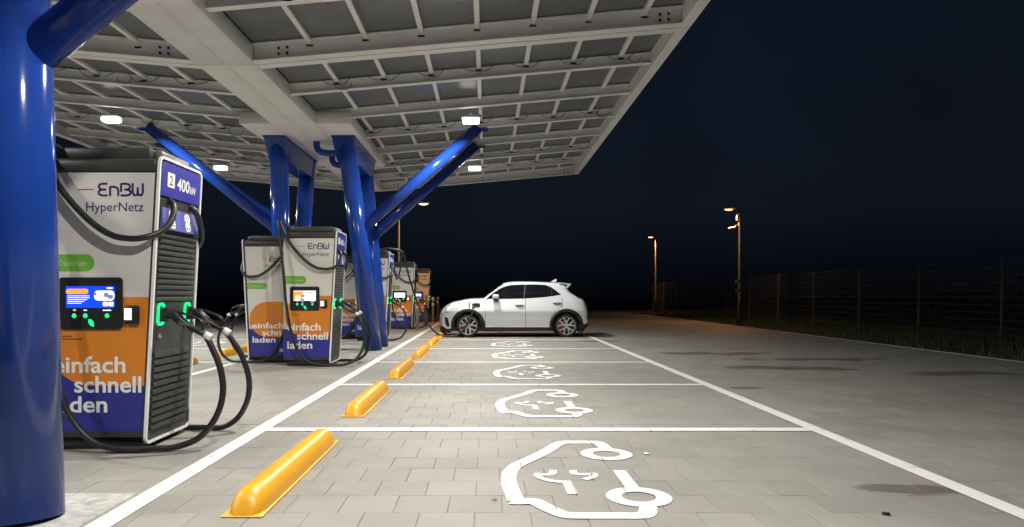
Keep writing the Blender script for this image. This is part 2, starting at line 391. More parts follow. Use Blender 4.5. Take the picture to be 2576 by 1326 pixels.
for j in range(j0, j1):
    off = .5 * (j % 2)
    i0, i1 = int((PX_MIN - PX0) / PSX) , int((PX_MAX - PX0) / PSX)
    for i in range(i0, i1):
        cx = PX0 + (i + .5 - off) * PSX; cy = PY0 + (j + .5) * PSY
        if cx + PSX / 2 < PX_MAX and cx - PSX / 2 > PX_MIN: spots.append((cx, cy))
vis = sorted([p for p in spots if in_view(*p)], key=lambda p: p[1])
single = set(vis[:300])
pm = bpy.data.meshes.new('paver'); pm.from_pydata(pvv, [], pvf); pm.update(); pm.materials.append(MATS['paver'])
rest = MB()
for p in spots:
    dz = random.uniform(-.0012, .0008); tx, ty = random.gauss(0, .0022), random.gauss(0, .0022)
    if p in single:
        o = link(bpy.data.objects.new('paver', pm), pv); o.location = (p[0], p[1], dz); o.rotation_euler = (tx, ty, random.gauss(0, .002))
    else:
        rest.add([(p[0] + v[0], p[1] + v[1], v[2] + dz + tx * v[1] - ty * v[0]) for v in pvv], pvf)
tag(rest.build('paver_field', 'paver', pv), kind='stuff')
# kerb along the verge
k = MB(); k.box((PX_MAX + .003, PYA, -.13), (PX_MAX + .1, PYB, .004)); k.build('edge_kerb', 'concrete', pv)
k = MB(); k.box((PX_MIN, PYB + .003, -.13), (PX_MAX + .1, PYB + .1, .004)); k.build('edge_kerb', 'concrete', pv)
# painted lines
LX, RX, LW = -2.01, 2.92, .135
BAY0, BAY = 5.93, 2.945
ZL = .0045
def line_quad(name, x0, x1, y0, y1, z=ZL):
    m = MB(); m.add([(x0, y0, z), (x1, y0, z), (x1, y1, z), (x0, y1, z)], [(0, 1, 2, 3)]); return m.build(name, 'road_paint', pv)
NB = 9
line_quad('bay_edge_line', LX - LW / 2, LX + LW / 2, -2.5, BAY0 + BAY * NB)
line_quad('bay_edge_line', RX - LW / 2, RX + LW / 2, -2.5, BAY0 + BAY * NB)
for kk in range(-2, NB + 1):
    y = BAY0 + BAY * kk; line_quad('bay_divider_line', LX + LW / 2 + .002, RX - LW / 2 - .002, y - LW / 2, y + LW / 2)
LLX, LLR = -4.42, -9.35
line_quad('bay_edge_line', LLX - LW / 2, LLX + LW / 2, 3.0, 26.5)
line_quad('bay_edge_line', LLR - LW / 2, LLR + LW / 2, 3.0, 26.5)
for kk in range(-1, 8):
    y = BAY0 + BAY * kk; line_quad('bay_divider_line', LLR + LW / 2 + .002, LLX - LW / 2 - .002, y - LW / 2, y + LW / 2)
# charging-bay symbol: a little car outline with plug
def zs(zx, zy):
    return ground_at((1300 + zx / 3.68) * .9026, (1180 + zy / 3.68) * .9026)
SC = zs(1100, 560)
def flat(z): return lambda x, y, n: (x, y, z)
def symbol_mesh():
    m = MB(); L = lambda pts, k=5: catmull([Vector((*zs(*p), 0)) for p in pts], k)
    fn = lambda x, y, n: (x - SC[0], y - SC[1], 0)
    m.ribbon(L([(1425, 262), (1390, 228), (1340, 203), (1270, 197), (1100, 197), (1000, 199), (920, 222), (850, 270), (760, 318), (640, 375), (520, 430), (455, 490), (430, 560), (445, 650), (478, 730), (505, 798)]), .1, fn)
    m.ribbon(L([(458, 803), (500, 807), (560, 808), (690, 806), (780, 850), (860, 888), (960, 930), (1050, 949), (1250, 952), (1500, 952), (1780, 952), (1845, 930), (1862, 885), (1850, 850)]), .1, lambda x, y, n: (x - SC[0], y - SC[1], .0004))
    for c, dz in (((1432, 318), .0006), ((1765, 758), .0006)):
        cx, cy = zs(*c)
        m.ribbon([(cx + .146 * math.cos(a), cy + .146 * math.sin(a)) for a in [2 * math.pi * i / 36 for i in range(36)]], .092, lambda x, y, n, d=dz: (x - SC[0], y - SC[1], d), closed=True)
    m.ribbon(L([(1565, 488), (1640, 590), (1705, 672)], 2), .085, lambda x, y, n: (x - SC[0], y - SC[1], .0003))
    m.ribbon(L([(885, 485), (875, 522), (790, 530), (725, 524), (745, 555), (850, 590), (960, 603), (1035, 604)], 4), .05, fn)
    m.ribbon(L([(1020, 596), (1055, 660), (1088, 728)], 2), .062, lambda x, y, n: (x - SC[0], y - SC[1], .0003))
    m.ribbon(L([(1090, 485), (1110, 522), (1220, 528), (1305, 524), (1290, 556), (1205, 580)], 4), .05, fn)
    return m.mesh('car_symbol', 'road_paint')
sym = symbol_mesh()
for kk in range(0, 5):
    o = obj('car_symbol', sym, None, pv); o.location = (SC[0], SC[1] + BAY * kk, ZL)
for kk in range(1, 5):
    o = obj('car_symbol', sym, None, pv); o.location = (-6.43 - SC[0], 4.45 * 2 - SC[1] + BAY * kk, ZL); o.rotation_euler = (0, 0, math.pi)
# concrete footing round the near column
ft = MB(); ft.bevbox((-2.86, 3.12, -.1), (-2.10, 4.0, .012), .006, 1); tag(ft.build('column_footing', 'concrete', pv))

# ------------------------------------------------------------------ grass verge
gr = MB()
for _ in range(16000):
    x = random.uniform(9.6, 17); y = random.uniform(7, 46); h = random.uniform(.05, .22) * (1.0 + .5 * math.sin(x * 2.1 + y)); a = random.uniform(0, 6.28); w = .012
    lx, ly = random.uniform(-.08, .08), random.uniform(-.08, .08)
    gr.add([(x - w * math.cos(a), y - w * math.sin(a), -.14), (x + w * math.cos(a), y + w * math.sin(a), -.14), (x + lx, y + ly, h - .12)], [(0, 1, 2)])
tag(gr.build('grass', 'grass_green'), 'dark rough grass on the verge in front of the mesh fence', 'grass', kind='stuff')

# ------------------------------------------------------------------ solar canopies
XC, ZB, SLOPE, HALF = -3.69, 4.45, .088, .42
REX, LEX = 2.87, -10.25
ROW, YA = 1.656, 9.47
DEP = .25
def wz(x): return ZB + SLOPE * max(0, abs(x - XC) - HALF)
PITCH = .782
panel_me = {}
def tilted_slab(w, l, t, sgn):
    m = MB(); dz = SLOPE * sgn * w / 2
    m.hexa([(-w / 2, -l / 2, -dz), (w / 2, -l / 2, dz), (w / 2, l / 2, dz), (-w / 2, l / 2, -dz), (-w / 2, -l / 2, t - dz), (w / 2, -l / 2, t + dz), (w / 2, l / 2, t + dz), (-w / 2, l / 2, t - dz)])
    return m
for sg in (1, -1): panel_me[sg] = tilted_slab(PITCH - .012, ROW - .03, .03, sg).mesh('solar_panel', 'solar_glass')
pur = MB(); pur.box((-.035, -ROW / 2 + .012, -.055), (.035, ROW / 2 - .012, -.004)); pur_me = pur.mesh('purlin', 'white_steel')
bolt_me = MB().cyl((0, -.02, 0), (0, 0, 0), .018, 8).mesh('bolt', 'dark_bolt')
def ibeam(x0, x1, y, dep=DEP, fl=.12, web=.02, z0=0.0):
    m = MB()
    for (ya, yb, za, zb) in ((-fl / 2, fl / 2, 0, .016), (-web / 2, web / 2, .0165, dep - .0165), (-fl / 2, fl / 2, dep - .016, dep)):
        m.hexa([(x0, y + ya, wz(x0) + z0 + za), (x1, y + ya, wz(x1) + z0 + za), (x1, y + yb, wz(x1) + z0 + za), (x0, y + yb, wz(x0) + z0 + za),
                (x0, y + ya, wz(x0) + z0 + zb), (x1, y + ya, wz(x1) + z0 + zb), (x1, y + yb, wz(x1) + z0 + zb), (x0, y + yb, wz(x0) + z0 + zb)])
    return m
def canopy(y0, rows, label, cols):
    """y0 = front end; cols = (front base Y, rear base Y)"""
    root = empty('solar_canopy', (XC, cols[0], 0)); tag(root, label, 'canopy', 'two solar canopies in a row')
    R = lambda mb, n, m: mb.build(n, m, root)
    off = Vector((-XC, -cols[0], 0))
    def P(mb): mb.v = [(v[0] - XC, v[1] - cols[0], v[2]) for v in mb.v]; return mb
    def O(name, me, x, y, z):
        o = obj(name, me, None, root); o.location = (x - XC, y - cols[0], z); return o
    y1 = y0 + rows * ROW
    for a, c in ((XC - HALF, XC - .004), (XC + .004, XC + HALF)):          # twin spine girders
        m = MB(); m.bevbox((a, y0 + .006, ZB - .004), (c, y1 - .006, ZB + DEP), .006, 1); R(P(m), 'spine_girder', 'white_steel')
    for s in (1, -1):
        xe = REX if s > 0 else LEX; xi = XC + s * HALF
        for k in range(rows + 1):
            y = y0 + k * ROW; end = k in (0, rows)
            fl = .16 if end else .11
            yy = y + (.087 if k == 0 else (-.087 if k == rows else 0))
            xx = xe - s * (.012 if end else .16)
            R(P(ibeam(min(xi + s * .003, xx), max(xi + s * .003, xx), yy, dep=DEP if end else .178, fl=fl, z0=.0015 if end else .07)), 'cross_beam', 'white_steel')
            if end:
                for bx in ((xi + s * .35, xi + s * .47, xe - s * .45, xe - s * .33)):
                    for bz in (.09, .17):
                        o = O('bolt', bolt_me, bx, yy - .011, wz(bx) + bz)
        # edge beam
        m = MB(); xa, xb = (xe - s * .16, xe) if s > 0 else (xe, xe - s * .16)
        m.box((xa + .002, y0 + .17, wz(xe) - .010), (xb, y1 - .17, wz(xe) + .014)); m.box((xe - s * .03 if s > 0 else xe + .006, y0 + .17, wz(xe) + .0145), (xe - .006 if s > 0 else xe + .03, y1 - .17, wz(xe) + DEP + .02))
        m.box((xa + .004, y0 + .17, wz(xe) + .03), (xa + .022, y1 - .17, wz(xe) + DEP)); R(P(m), 'edge_beam', 'white_steel')
        for ya_, yb_ in ((y0 + .008, y0 + .168), (y1 - .168, y1 - .008)):
            m = MB(); m.box((xa + .05, ya_, wz(xe) - .009), (xb, yb_, wz(xe) + DEP)); R(P(m), 'corner_plate', 'white_steel')
        for k in range(rows):
            yc = y0 + (k + .5) * ROW
            for i in range(8):
                xc = xi + s * (.003 + PITCH * (i + .5)); O('solar_panel', panel_me[s], xc, yc, wz(xc) + DEP + .012)
                if i: xp = xi + s * (.003 + PITCH * i); O('purlin', pur_me, xp, yc, wz(xp) + DEP + .009)
            if k % 2 == 0 or k == rows - 2:                                 # panel leads along the beam
                m = MB(); yb = y0 + (k + 1) * ROW - .085
                for i in range(1, 8):
                    xp = xi + s * PITCH * i; z = wz(xp) + DEP - .045
                    w_ = random.uniform(.2, .3); dp = random.uniform(.05, .12)
                    m.tube(catmull([(xp - w_, yb, z + .03 - s * SLOPE * w_), (xp - w_ * .5, yb, z - dp * .6), (xp, yb, z - dp * .5), (xp + w_ * .5, yb, z - dp * .6), (xp + w_, yb, z + .03 + s * SLOPE * w_)], 4), .006, 5)
                    m.box((xp - .05, yb - .012, z - dp * .5 - .015), (xp + .05, yb + .012, z - dp * .5 + .015))
                for q in range(3):
                    xp = xi + s * (random.choice((.9, 1.3, 1.8, 5.7, 5.9, 2.2)) + random.uniform(-.1, .1)); z = wz(xp) + .15; rr = random.uniform(.06, .1)
                    m.tube([(xp + 1.5 * rr * math.cos(a), yb, z + rr * math.sin(a)) for a in [math.radians(v) for v in range(-200, 30, 18)]], .0055, 5)
                tag(R(P(m), 'panel_cable', 'black_cable'), kind='stuff')
        # side girder carrying the column heads
        dy = cols[0] - 14.4
        xg = (XC + HALF + .004, -2.60) if s > 0 else (-4.72, XC - HALF - .004)
        m = MB(); m.bevbox((xg[0], 12.7 + dy, ZB - .003), (xg[1], 16.95 + dy, ZB + DEP - .02), .006, 1); R(P(m), 'side_girder', 'white_steel')
        # columns
        cx = (-3.18, -2.70) if s > 0 else (-4.57, -4.12)
        m = MB(); m.box((cx[0], 13.6 + dy, ZB - .035), (cx[1], 16.25 + dy, ZB - .006)); R(P(m), 'head_plate', 'blue_paint')
        hx = ((-3.12, -2.74) if s > 0 else (-4.53, -4.15))
        m = MB(); m.hexa([(hx[0], 13.9 + dy, 3.98), (hx[1], 13.9 + dy, 3.98), (hx[1], 15.95 + dy, 3.98), (hx[0], 15.95 + dy, 3.98), (cx[0] + .01, 13.62 + dy, ZB - .036), (cx[1] - .01, 13.62 + dy, ZB - .036), (cx[1] - .01, 16.22 + dy, ZB - .036), (cx[0] + .01, 16.22 + dy, ZB - .036)]); R(P(m), 'haunch', 'blue_paint')
        if s > 0: base = ((-2.45, 14.4), (-2.462, 15.4)); top = ((-2.93, 13.87), (-2.95, 15.98))
        else: base = ((-4.38, 14.4), (-4.42, 15.4)); top = ((-4.33, 13.87), (-4.29, 15.98))
        for q in (0, 1):
            bx, by = base[q]; tx, ty = top[q]
            m = MB(); m.cyl((bx, by + dy, .006), (tx, ty + dy, ZB - .037), .187, 40); c = R(P(m), 'column', 'blue_paint')
            t_ = 2.52 / ZB; nx, ny = bx + (tx - bx) * t_, by + (ty - by) * t_ + dy
            ex, ey = ((-.2, 14.43 + dy) if q == 0 else (-.27, 16.08 + dy)); ex = ex if s > 0 else (-7.3, -7.75)[q]
            m = MB(); m.cyl((nx, ny, 2.52), (ex, ey, wz(ex) + .07), .118, 28); R(P(m), 'brace', 'blue_paint')
            m = MB(); m.box((ex - .22, ey - .09, wz(ex) + .028), (ex + .22, ey + .09, wz(ex) + .047)); R(P(m), 'brace_plate', 'blue_paint')
    # rain pipes from the spine to the right-hand columns
    dy = cols[0] - 14.4
    for yy in (14.2, 15.6):
        m = MB(); m.tube(catmull([(-3.62, yy + dy, ZB + .02), (-3.62, yy + dy, ZB - .1), (-3.56, yy + dy, ZB - .2), (-3.42, yy + dy, ZB - .24), (-3.2, yy + dy, ZB - .25), (-2.95, yy + dy, ZB - .27)], 4), .068, 14); R(P(m), 'rain_pipe', 'blue_paint')
    return root
canopy(YA, 7, 'far white steel solar canopy on splayed blue columns above the parked car', (14.4, 15.4))
canopy(YA - 7 * ROW - .012, 7, 'near white steel solar canopy overhead with thick blue column at left edge', (2.55, 3.55))

# ------------------------------------------------------------------ canopy floodlights
def floodlight(x, y, label):
    z = wz(x) + .05
    root = empty('canopy_light', (x, y, z)); tag(root, label, 'lamp', 'floodlights under the canopies')
    MB().bevbox((-.20, -.12, -.075), (.20, .12, -.01), .02).build('housing', 'lamp_body', root)
    MB().bevbox((-.165, -.10, -.165), (.165, .10, -.0755), .035, 3).build('diffuser', 'lamp_lens', root)
    MB().box((-.03, -.16, -.03), (.03, .16, .012)).build('bracket', 'lamp_body', root)
    ld = bpy.data.lights.new('flood', 'AREA'); ld.shape = 'RECTANGLE'; ld.size = .2; ld.size_y = .1; ld.energy = LAMP_W; ld.color = (1.0, .972, .895); ld.spread = math.radians(172)
    lo = link(bpy.data.objects.new('flood', ld), root); lo.location = (0, 0, -.172)
for (x, y, lb) in ((-.32, 13.25, 'lit floodlight on the right canopy wing above the first brace'), (-.34, 18.25, 'lit floodlight on the right canopy wing, farther of the two'),
                   (-7.48, 13.3, 'lit floodlight on the left canopy wing behind the blue column'), (-7.30, 18.3, 'lit floodlight on the left canopy wing beside the slanting blue brace'),
                   (-.12, 2.2, 'floodlight on the right wing of the near canopy overhead'), (-.33, 6.7, 'floodlight on the right wing of the near canopy by its far end'),
                   (-7.48, 2.2, 'floodlight on the left wing of the near canopy overhead'), (-7.48, 6.7, 'floodlight on the left wing of the near canopy by its far end')):
    floodlight(x, y, lb)

# ------------------------------------------------------------------ chargers
D = .71; KS = .115 / 2.19                    # depth of the cabinet, lean of its narrow face
def face(s, t, n): return (KS * t + n - .018, s, t)                              # narrow face: s across, t up, n outwards
def frontp(x, z, n): return (x, -.0015 - n, z)                            # wide face with the screen
def backp(x, z, n): return (-x, D + .0015 + n, z)                         # wide face at the back, x reversed
LW0 = -.763
def edge(z): return KS * z
def print_side(root, fn, mir):
    """printed foil of one wide side. coordinates: x along the side as read, z up; mir = back side"""
    xl = (lambda z: LW0 + .004) if not mir else (lambda z: -edge(z) + .012)
    xr = (lambda z: edge(z) - .012) if not mir else (lambda z: -LW0 - .004)
    def slab(name, pts, m, n=0): MB().poly(pts, lambda x, z, k: fn(x, z, n)).build(name, m, root)
    slab('white_panel', [(xl(.62), .62), (xr(.62), .62), (xr(2.14), 2.14), (xl(2.14), 2.14)], 'charger_white')
    slab('navy_panel', [(xl(.145), .145), (xr(.145), .145), (xr(.618), .618), (xl(.618), .618)], 'charger_navy')
    r = .342 if not mir else .325; zc = .838 if not mir else .80; cx = xl(zc) + .02 + r
    arc = [(cx + r * math.cos(a), zc + r * math.sin(a)) for a in [math.radians(90 + 180 * i / 28) for i in range(29)]]
    slab('orange_panel', arc + [(xr(zc - r), zc - r), (xr(zc + r), zc + r)], 'charger_orange', .001)
    g0 = xl(1.44); z0, z1 = (1.378, 1.51) if not mir else (1.36, 1.475); gx = g0 + .38 if not mir else g0 + .36
    rr = (z1 - z0) / 2
    slab('green_badge', [(g0, z0)] + [(gx - rr + rr * math.cos(a), z0 + rr + rr * math.sin(a)) for a in [math.radians(-90 + 180 * i / 12) for i in range(13)]] + [(g0, z1)], 'charger_green', .001)
    m = MB(); text(m, "Ökostrom", g0 + .105, gx - .06, z0 + rr - .024, .046, lambda x, z, n: fn(x, z, .0022), .006)
    m.ribbon([(g0 + .055 + .03 * math.cos(a), z0 + rr + .03 * math.sin(a)) for a in [2 * math.pi * i / 14 for i in range(14)]], .007, lambda x, z, n: fn(x, z, .0022), True)
    m.build('badge_lettering', 'pale_green', root)
    # house logo drawn with strokes, then the line below it
    lx0, lx1, lz, lh = (-.353, -.006, 1.964, .089) if not mir else (.335, .675, 1.865, .082)
    m = MB(); u = (lx1 - lx0) / 4.45
    f2 = lambda x, z, n: fn(x, z, .0012)
    def st(ox, pts, k=5, smooth=True):
        P = [Vector((lx0 + (ox + p[0]) * u, lz + p[1] * lh, 0)) for p in pts]; m.ribbon(catmull(P, k) if smooth else P, .0165, f2)
    st(0, [(.95, 1), (.45, 1), (.18, .9), (.1, .74), (.25, .56), (.45, .5)]); st(0, [(.85, .5), (.45, .5), (.2, .42), (.08, .25), (.2, .07), (.5, 0), (.98, 0)])
    st(1.22, [(0, -.08), (0, .35), (0, .72)], 1); st(1.22, [(-.06, .72), (.4, .74), (.7, .62), (.8, .4), (.8, -.08)])
    st(2.25, [(.05, .30), (.05, .98)], 1); st(2.25, [(-.0, 1), (.55, 1), (.85, .92), (.93, .75), (.82, .57), (.6, .5), (.35, .5)]); st(2.25, [(.6, .5), (.9, .42), (1.0, .25), (.9, .07), (.6, 0), (.0, 0)])
    st(3.45, [(0, 1.05), (0, .35), (.08, .1), (.26, 0), (.45, .1), (.5, .35), (.5, .7)]); st(3.45, [(.5, .35), (.56, .1), (.75, 0), (.93, .1), (1, .35), (1, 1.05)])
    m.build('logo_lettering', 'logo_navy', root); m = MB()
    if not mir: text(m, "HyperNetz", -.443, 0.0, 1.842, .072, f2, .004)
    else: text(m, "HyperNetz", .27, .68, 1.755, .066, f2, .004)
    m.build('network_lettering', 'logo_navy', root)
    dx = (-.506, -.383) if not mir else (.205, .305)
    slab('logo_dash', [(dx[0], lz + .038), (dx[1], lz + .042), (dx[1], lz + .051), (dx[0], lz + .049)], 'logo_red', .001)
    m = MB(); f3 = lambda x, z, n: fn(x, z, .0024)
    if not mir: A = (("einfach", -.70, -.138, .60), ("schnell", -.533, -.017, .448), ("laden", -.695, -.279, .295))
    else: A = (("einfach", .035, .59, .635), ("schnell", .215, .72, .505), ("laden", .045, .45, .375))
    for bd, a, c, z in A: text(m, bd, a, c, z, .126 if not mir else .108, f3, .020)
    m.build('slogan_lettering', 'print_white', root)
    if not mir:
        m = MB()
        for i in range(5):
            for j in range(3):
                cx_, cz_ = -.32 + i * .07, .215 + j * .075; m.box(frontp(cx_, cz_, .0016), frontp(cx_ + .006, cz_ + .006, .002)) if False else m.add([frontp(cx_, cz_, .0012), frontp(cx_ + .006, cz_, .0012), frontp(cx_ + .006, cz_ + .006, .0012), frontp(cx_, cz_ + .006, .0012)], [(0, 1, 2, 3)])
        m.build('dot_print', 'icon_blue', root)
        m = MB()
        for i, (a, c) in enumerate(((-.628, -.55), (-.628, -.47))):
            m.add([frontp(a, .875 - .022 * i, .002), frontp(c, .875 - .022 * i, .002), frontp(c, .882 - .022 * i, .002), frontp(a, .882 - .022 * i, .002)], [(0, 1, 2, 3)])
        m.build('fine_print', 'print_dark', root)
    else:
        MB().poly(rrect(.52, .2, .66, .262, .012), lambda x, z, n: fn(x, z, .0012)).build('service_sticker', 'sticker', root)

def make_charger():
    root = empty('charger')
    m = MB(); zt = 2.14
    m.hexa([(LW0, 0, .1), (edge(.1) - .006, 0, .1), (edge(.1) - .006, D, .1), (LW0, D, .1), (LW0, 0, zt), (edge(zt) - .006, 0, zt), (edge(zt) - .006, D, zt), (LW0, D, zt)]); m.build('cabinet', 'dark_grey', root)
    MB().bevbox((LW0 + .05, .03, .005), (-.03, D - .03, .0985), .006, 1).build('plinth', 'black_plastic', root)
    MB().bevbox((LW0 - .01, -.012, zt + .002), (edge(2.2) - .004, D + .012, 2.252), .03, 3).build('lid', 'lid_grey', root)
    hat = MB().bevbox((LW0 + .03, .05, 2.254), (edge(2.2) - .09, D - .05, 2.345), .012, 2).build('cable_housing', 'lid_grey', root)
    MB().bevbox((edge(2.2) - .089, .12, 2.258), (edge(2.2) - .03, D - .12, 2.335), .006, 1).build('housing_cap', 'bracket_grey', hat)
    # cable arms at the inner end
    for yy in (-.03, D + .03):
        m = MB(); m.tube(catmull([(LW0 + .12, D / 2 + (yy - D / 2) * .7, 2.30), (LW0 + .02, D / 2 + (yy - D / 2) * .85, 2.38), (LW0 - .05, yy, 2.42)], 5), .02, 10); m.build('cable_arm', 'dark_grey', root)
    print_side(root, frontp, False); print_side(root, backp, True)
    # narrow face
    fr = MB(); fr.poly(rrect(-.010, .057, D + .010, 2.260, .05), lambda s, t, n: face(s, t, n), .028); fp = fr.build('front_panel', 'dark_grey', root)
    tr = MB(); tr.ribbon(rrect(-.013, .054, D + .013, 2.263, .05), .019, lambda s, t, n: face(s, t, .020 + n), True, .022); tr.build('white_trim', 'trim_white', root)
    sg = MB(); pts = [p for p in rrect(.012, 1.9, D - .012, 2.238, .04)]; pts = [(p[0], max(p[1], 1.972)) for p in pts]
    P2 = []
    for p in pts:
        if not P2 or (Vector(p) - Vector(P2[-1])).length > 1e-4: P2.append(p)
    sg.poly(P2, lambda s, t, n: face(s, t, .029 + n), .012); sgo = sg.build('power_sign', 'sign_blue', root)
    m = MB(); text(m, "400", .27, .49, 2.052, .098, lambda s, t, n: face(s, t, .0425), .02); text(m, "kW", .505, .61, 2.052, .062, lambda s, t, n: face(s, t, .0425), .02); m.build('power_lettering', 'print_white', sgo)
    MB().poly(rrect(.105, 2.05, .225, 2.165, .012), lambda s, t, n: face(s, t, .0425)).build('number_plate', 'print_white', sgo)
    MB().poly([(.03, 1.885), (D - .03, 1.885), (D - .03, 1.970), (.03, 1.970)], lambda s, t, n: face(s, t, .0293)).build('slot_shade_plate', 'seam_black', root)  # flat black plate: shade of the deeper cable recess painted as colour
    ip = MB(); ip.hexa([face(.05, 1.715, .03), face(.05, 1.715, .062), face(D - .05, 1.715, .062), face(D - .05, 1.715, .03), face(.05, 1.885, .03), face(.05, 1.885, .036), face(D - .05, 1.885, .036), face(D - .05, 1.885, .03)])
    ipo = ip.build('icon_panel', 'icon_blue', root)
    def slantf(s, t, n): return face(s, t, .0635 - (t - 1.715) / .17 * .026 + n)
    for sc_ in (.20, .47):
        m = MB(); m.poly(rrect(sc_ - .05, 1.795, sc_ + .05, 1.873, .035), slantf); m.poly(rrect(sc_ - .046, 1.727, sc_ + .046, 1.800, .028), lambda s, t, n: slantf(s, t, .0004)); m.build('plug_icon', 'print_white', ipo)
        m = MB()
        for (a, c, r) in ((-.02, 1.75, .010), (.02, 1.75, .010), (-.02, 1.838, .008), (.02, 1.838, .008), (0, 1.815, .008), (0, 1.858, .006)):
            m.poly([(sc_ + a + r * math.cos(q), c + r * math.sin(q)) for q in [2 * math.pi * i / 10 for i in range(10)]], lambda s, t, n: slantf(s, t, .001))
        m.build('icon_dots', 'logo_navy', ipo)
    for i in range(12):                                                         # upper louvres
        t = 1.68 - i * .0455
        m = MB(); m.hexa([face(.045, t - .026, .029), face(.045, t - .026, .031), face(D - .045, t - .026, .031), face(D - .045, t - .030, .029), face(.045, t, .029), face(.045, t - .006, .052), face(D - .045, t - .006, .052), face(D - .045, t, .029)])
        m.build('louvre', 'louvre_grey', root)
    for i in range(11):                                                         # lower louvres
        t = .755 - i * .0565
        m = MB(); m.hexa([face(.05, t - .046, .029), face(.05, t - .046, .046), face(D - .05, t - .046, .046), face(D - .05, t - .046, .029), face(.05, t, .029), face(.05, t - .012, .034), face(D - .05, t - .012, .034), face(D - .05, t, .029)])
        m.build('louvre', 'dark_grey', root)
    for sc_ in (.125, D - .125):                                                 # holsters with green light rings
        m = MB(); m.poly(rrect(sc_ - .032, .985, sc_ + .032, 1.10, .02), lambda s, t, n: face(s, t, .029 + n), .05); h = m.build('holster', 'black_plastic', root)
        m = MB(); m.ribbon(rrect(sc_ - .045, .965, sc_ + .045, 1.125, .035), .018, lambda s, t, n: face(s, t, .029 + n), True, .012); m.build('light_ring', 'led_green', h)
    m = MB(); m.box((edge(.9) + .011, .10, .855), (edge(.9) + .018, .14, .89)); m.cyl((edge(.9) + .02, .12, .85), (edge(.9) + .02, .12, .868), .012, 8); m.build('lock', 'bracket_grey', root)
    # operator panel on the wide face
    m = MB(); m.poly(rrect(-.648, .933, -.158, 1.332, .032), lambda x, z, n: (x, -.003 - n, z), .012); op = m.build('operator_panel', 'black_plastic', root)
    fl = lambda x, z, n: (x, -.0166 - n, z)
    for bx in (-.527, -.441, -.274):
        m = MB(); m.poly([(bx + .017 * math.cos(q), 1.037 + .017 * math.sin(q)) for q in [2 * math.pi * i / 16 for i in range(16)]], fl); m.build('button', 'led_green', op)
    MB().poly([(-.36 + .014 * math.cos(q), 1.037 + .014 * math.sin(q)) for q in [2 * math.pi * i / 14 for i in range(14)]], fl).build('button', 'dark_grey', op)
    MB().poly([(-.415, 1.012), (-.417, .985), (-.402, .962), (-.375, .952), (-.376, .985), (-.392, 1.006)], fl).build('leaf_light', 'led_green', op)
    for a, c in ((-.454, -.428), (-.306, -.242)): MB().poly([(a, 1.075), (c, 1.075), (c, 1.083), (a, 1.083)], fl).build('button_caption', 'screen_white', op)
    MB().poly([(-.534, 1.074), (-.514, 1.074), (-.51, 1.087), (-.538, 1.087)], fl).build('button_caption', 'screen_orange', op)
    MB().bevbox((-.136, -.03, .972), (-.026, -.003, 1.116), .01, 2).build('card_reader', 'black_plastic', root)
    m = MB(); m.add([(-.134, -.0325, 1.005), (-.076, -.0325, 1.005), (-.076, -.0325, 1.095), (-.134, -.0325, 1.095)], [(0, 1, 2, 3)]); m.build('reader_pad', 'pad_white', root)
    return root
def screen(root, kind):
    op = [c for c in root.children if c.name.startswith('operator_panel')][0]
    f = lambda n: (lambda x, z, k: (x, -.0162 - n, z))
    x0, x1, z0, z1 = -.589, -.216, 1.097, 1.264
    Q = lambda a, c: (x0 + a * (x1 - x0), z1 - c * (z1 - z0))
    def rect(name, a0, c0, a1, c1, m, n, r=.0):
        p, q = Q(a0, c1), Q(a1, c0)
        MB().poly(rrect(p[0], p[1], q[0], q[1], max(r, .0008), 4), f(n)).build(name, m, ds if ds else op)
    ds = None
    rect('display', 0, 0, 1, 1, {'blue': 'screen_blue', 'white': 'screen_white', 'mixed': 'screen_white', 'violet': 'screen_violet'}[kind], .0005, .004)
    ds = [c for c in op.children if c.name.startswith('display')][0]
    if kind == 'blue':
        rect('display_banner', 0, .12, .46, .36, 'screen_orange', .001, .018)
        for i, w in enumerate((.49, .49, .44, .38, .32)): rect('display_text', .03, .43 + i * .085, w, .46 + i * .085, 'screen_white', .001)
        rect('display_picture', .58, .2, 1, .66, 'screen_white', .001, .03); rect('display_picture_plug', .78, .3, .88, .5, 'screen_grey', .0014, .01); rect('display_picture_plug', .86, .4, .97, .58, 'screen_grey', .0016, .006)
        rect('display_picture_light', .585, .3, .63, .42, 'screen_red', .0014, .005)
        rect('display_field', .76, .72, .86, .92, 'screen_white', .001, .006); rect('display_field', .875, .72, .98, .92, 'screen_white', .001, .006)
        rect('display_logo', .84, .05, .96, .12, 'screen_white', .001)
    elif kind == 'mixed':
        rect('display_picture', .0, .05, .42, .95, 'screen_orange', .001, .01); rect('display_picture', .1, .5, .3, .98, 'screen_white', .0014, .01); rect('display_picture', .36, .4, .5, .62, 'screen_grey', .0016, .01)
        rect('display_text', .55, .12, .95, .2, 'screen_grey', .001); rect('display_text', .55, .28, .85, .33, 'screen_grey', .001); rect('display_picture', .32, .85, .48, .98, 'screen_blue', .0018, .004)
    elif kind == 'white':
        rect('display_picture', .3, .35, .5, .45, 'screen_grey', .001); rect('display_picture', .1, .55, .2, .75, 'screen_orange', .001)
    else:
        rect('display_picture', .1, .25, .9, .8, 'screen_white', .001, .01); rect('display_text', .1, .08, .6, .14, 'screen_white', .001)
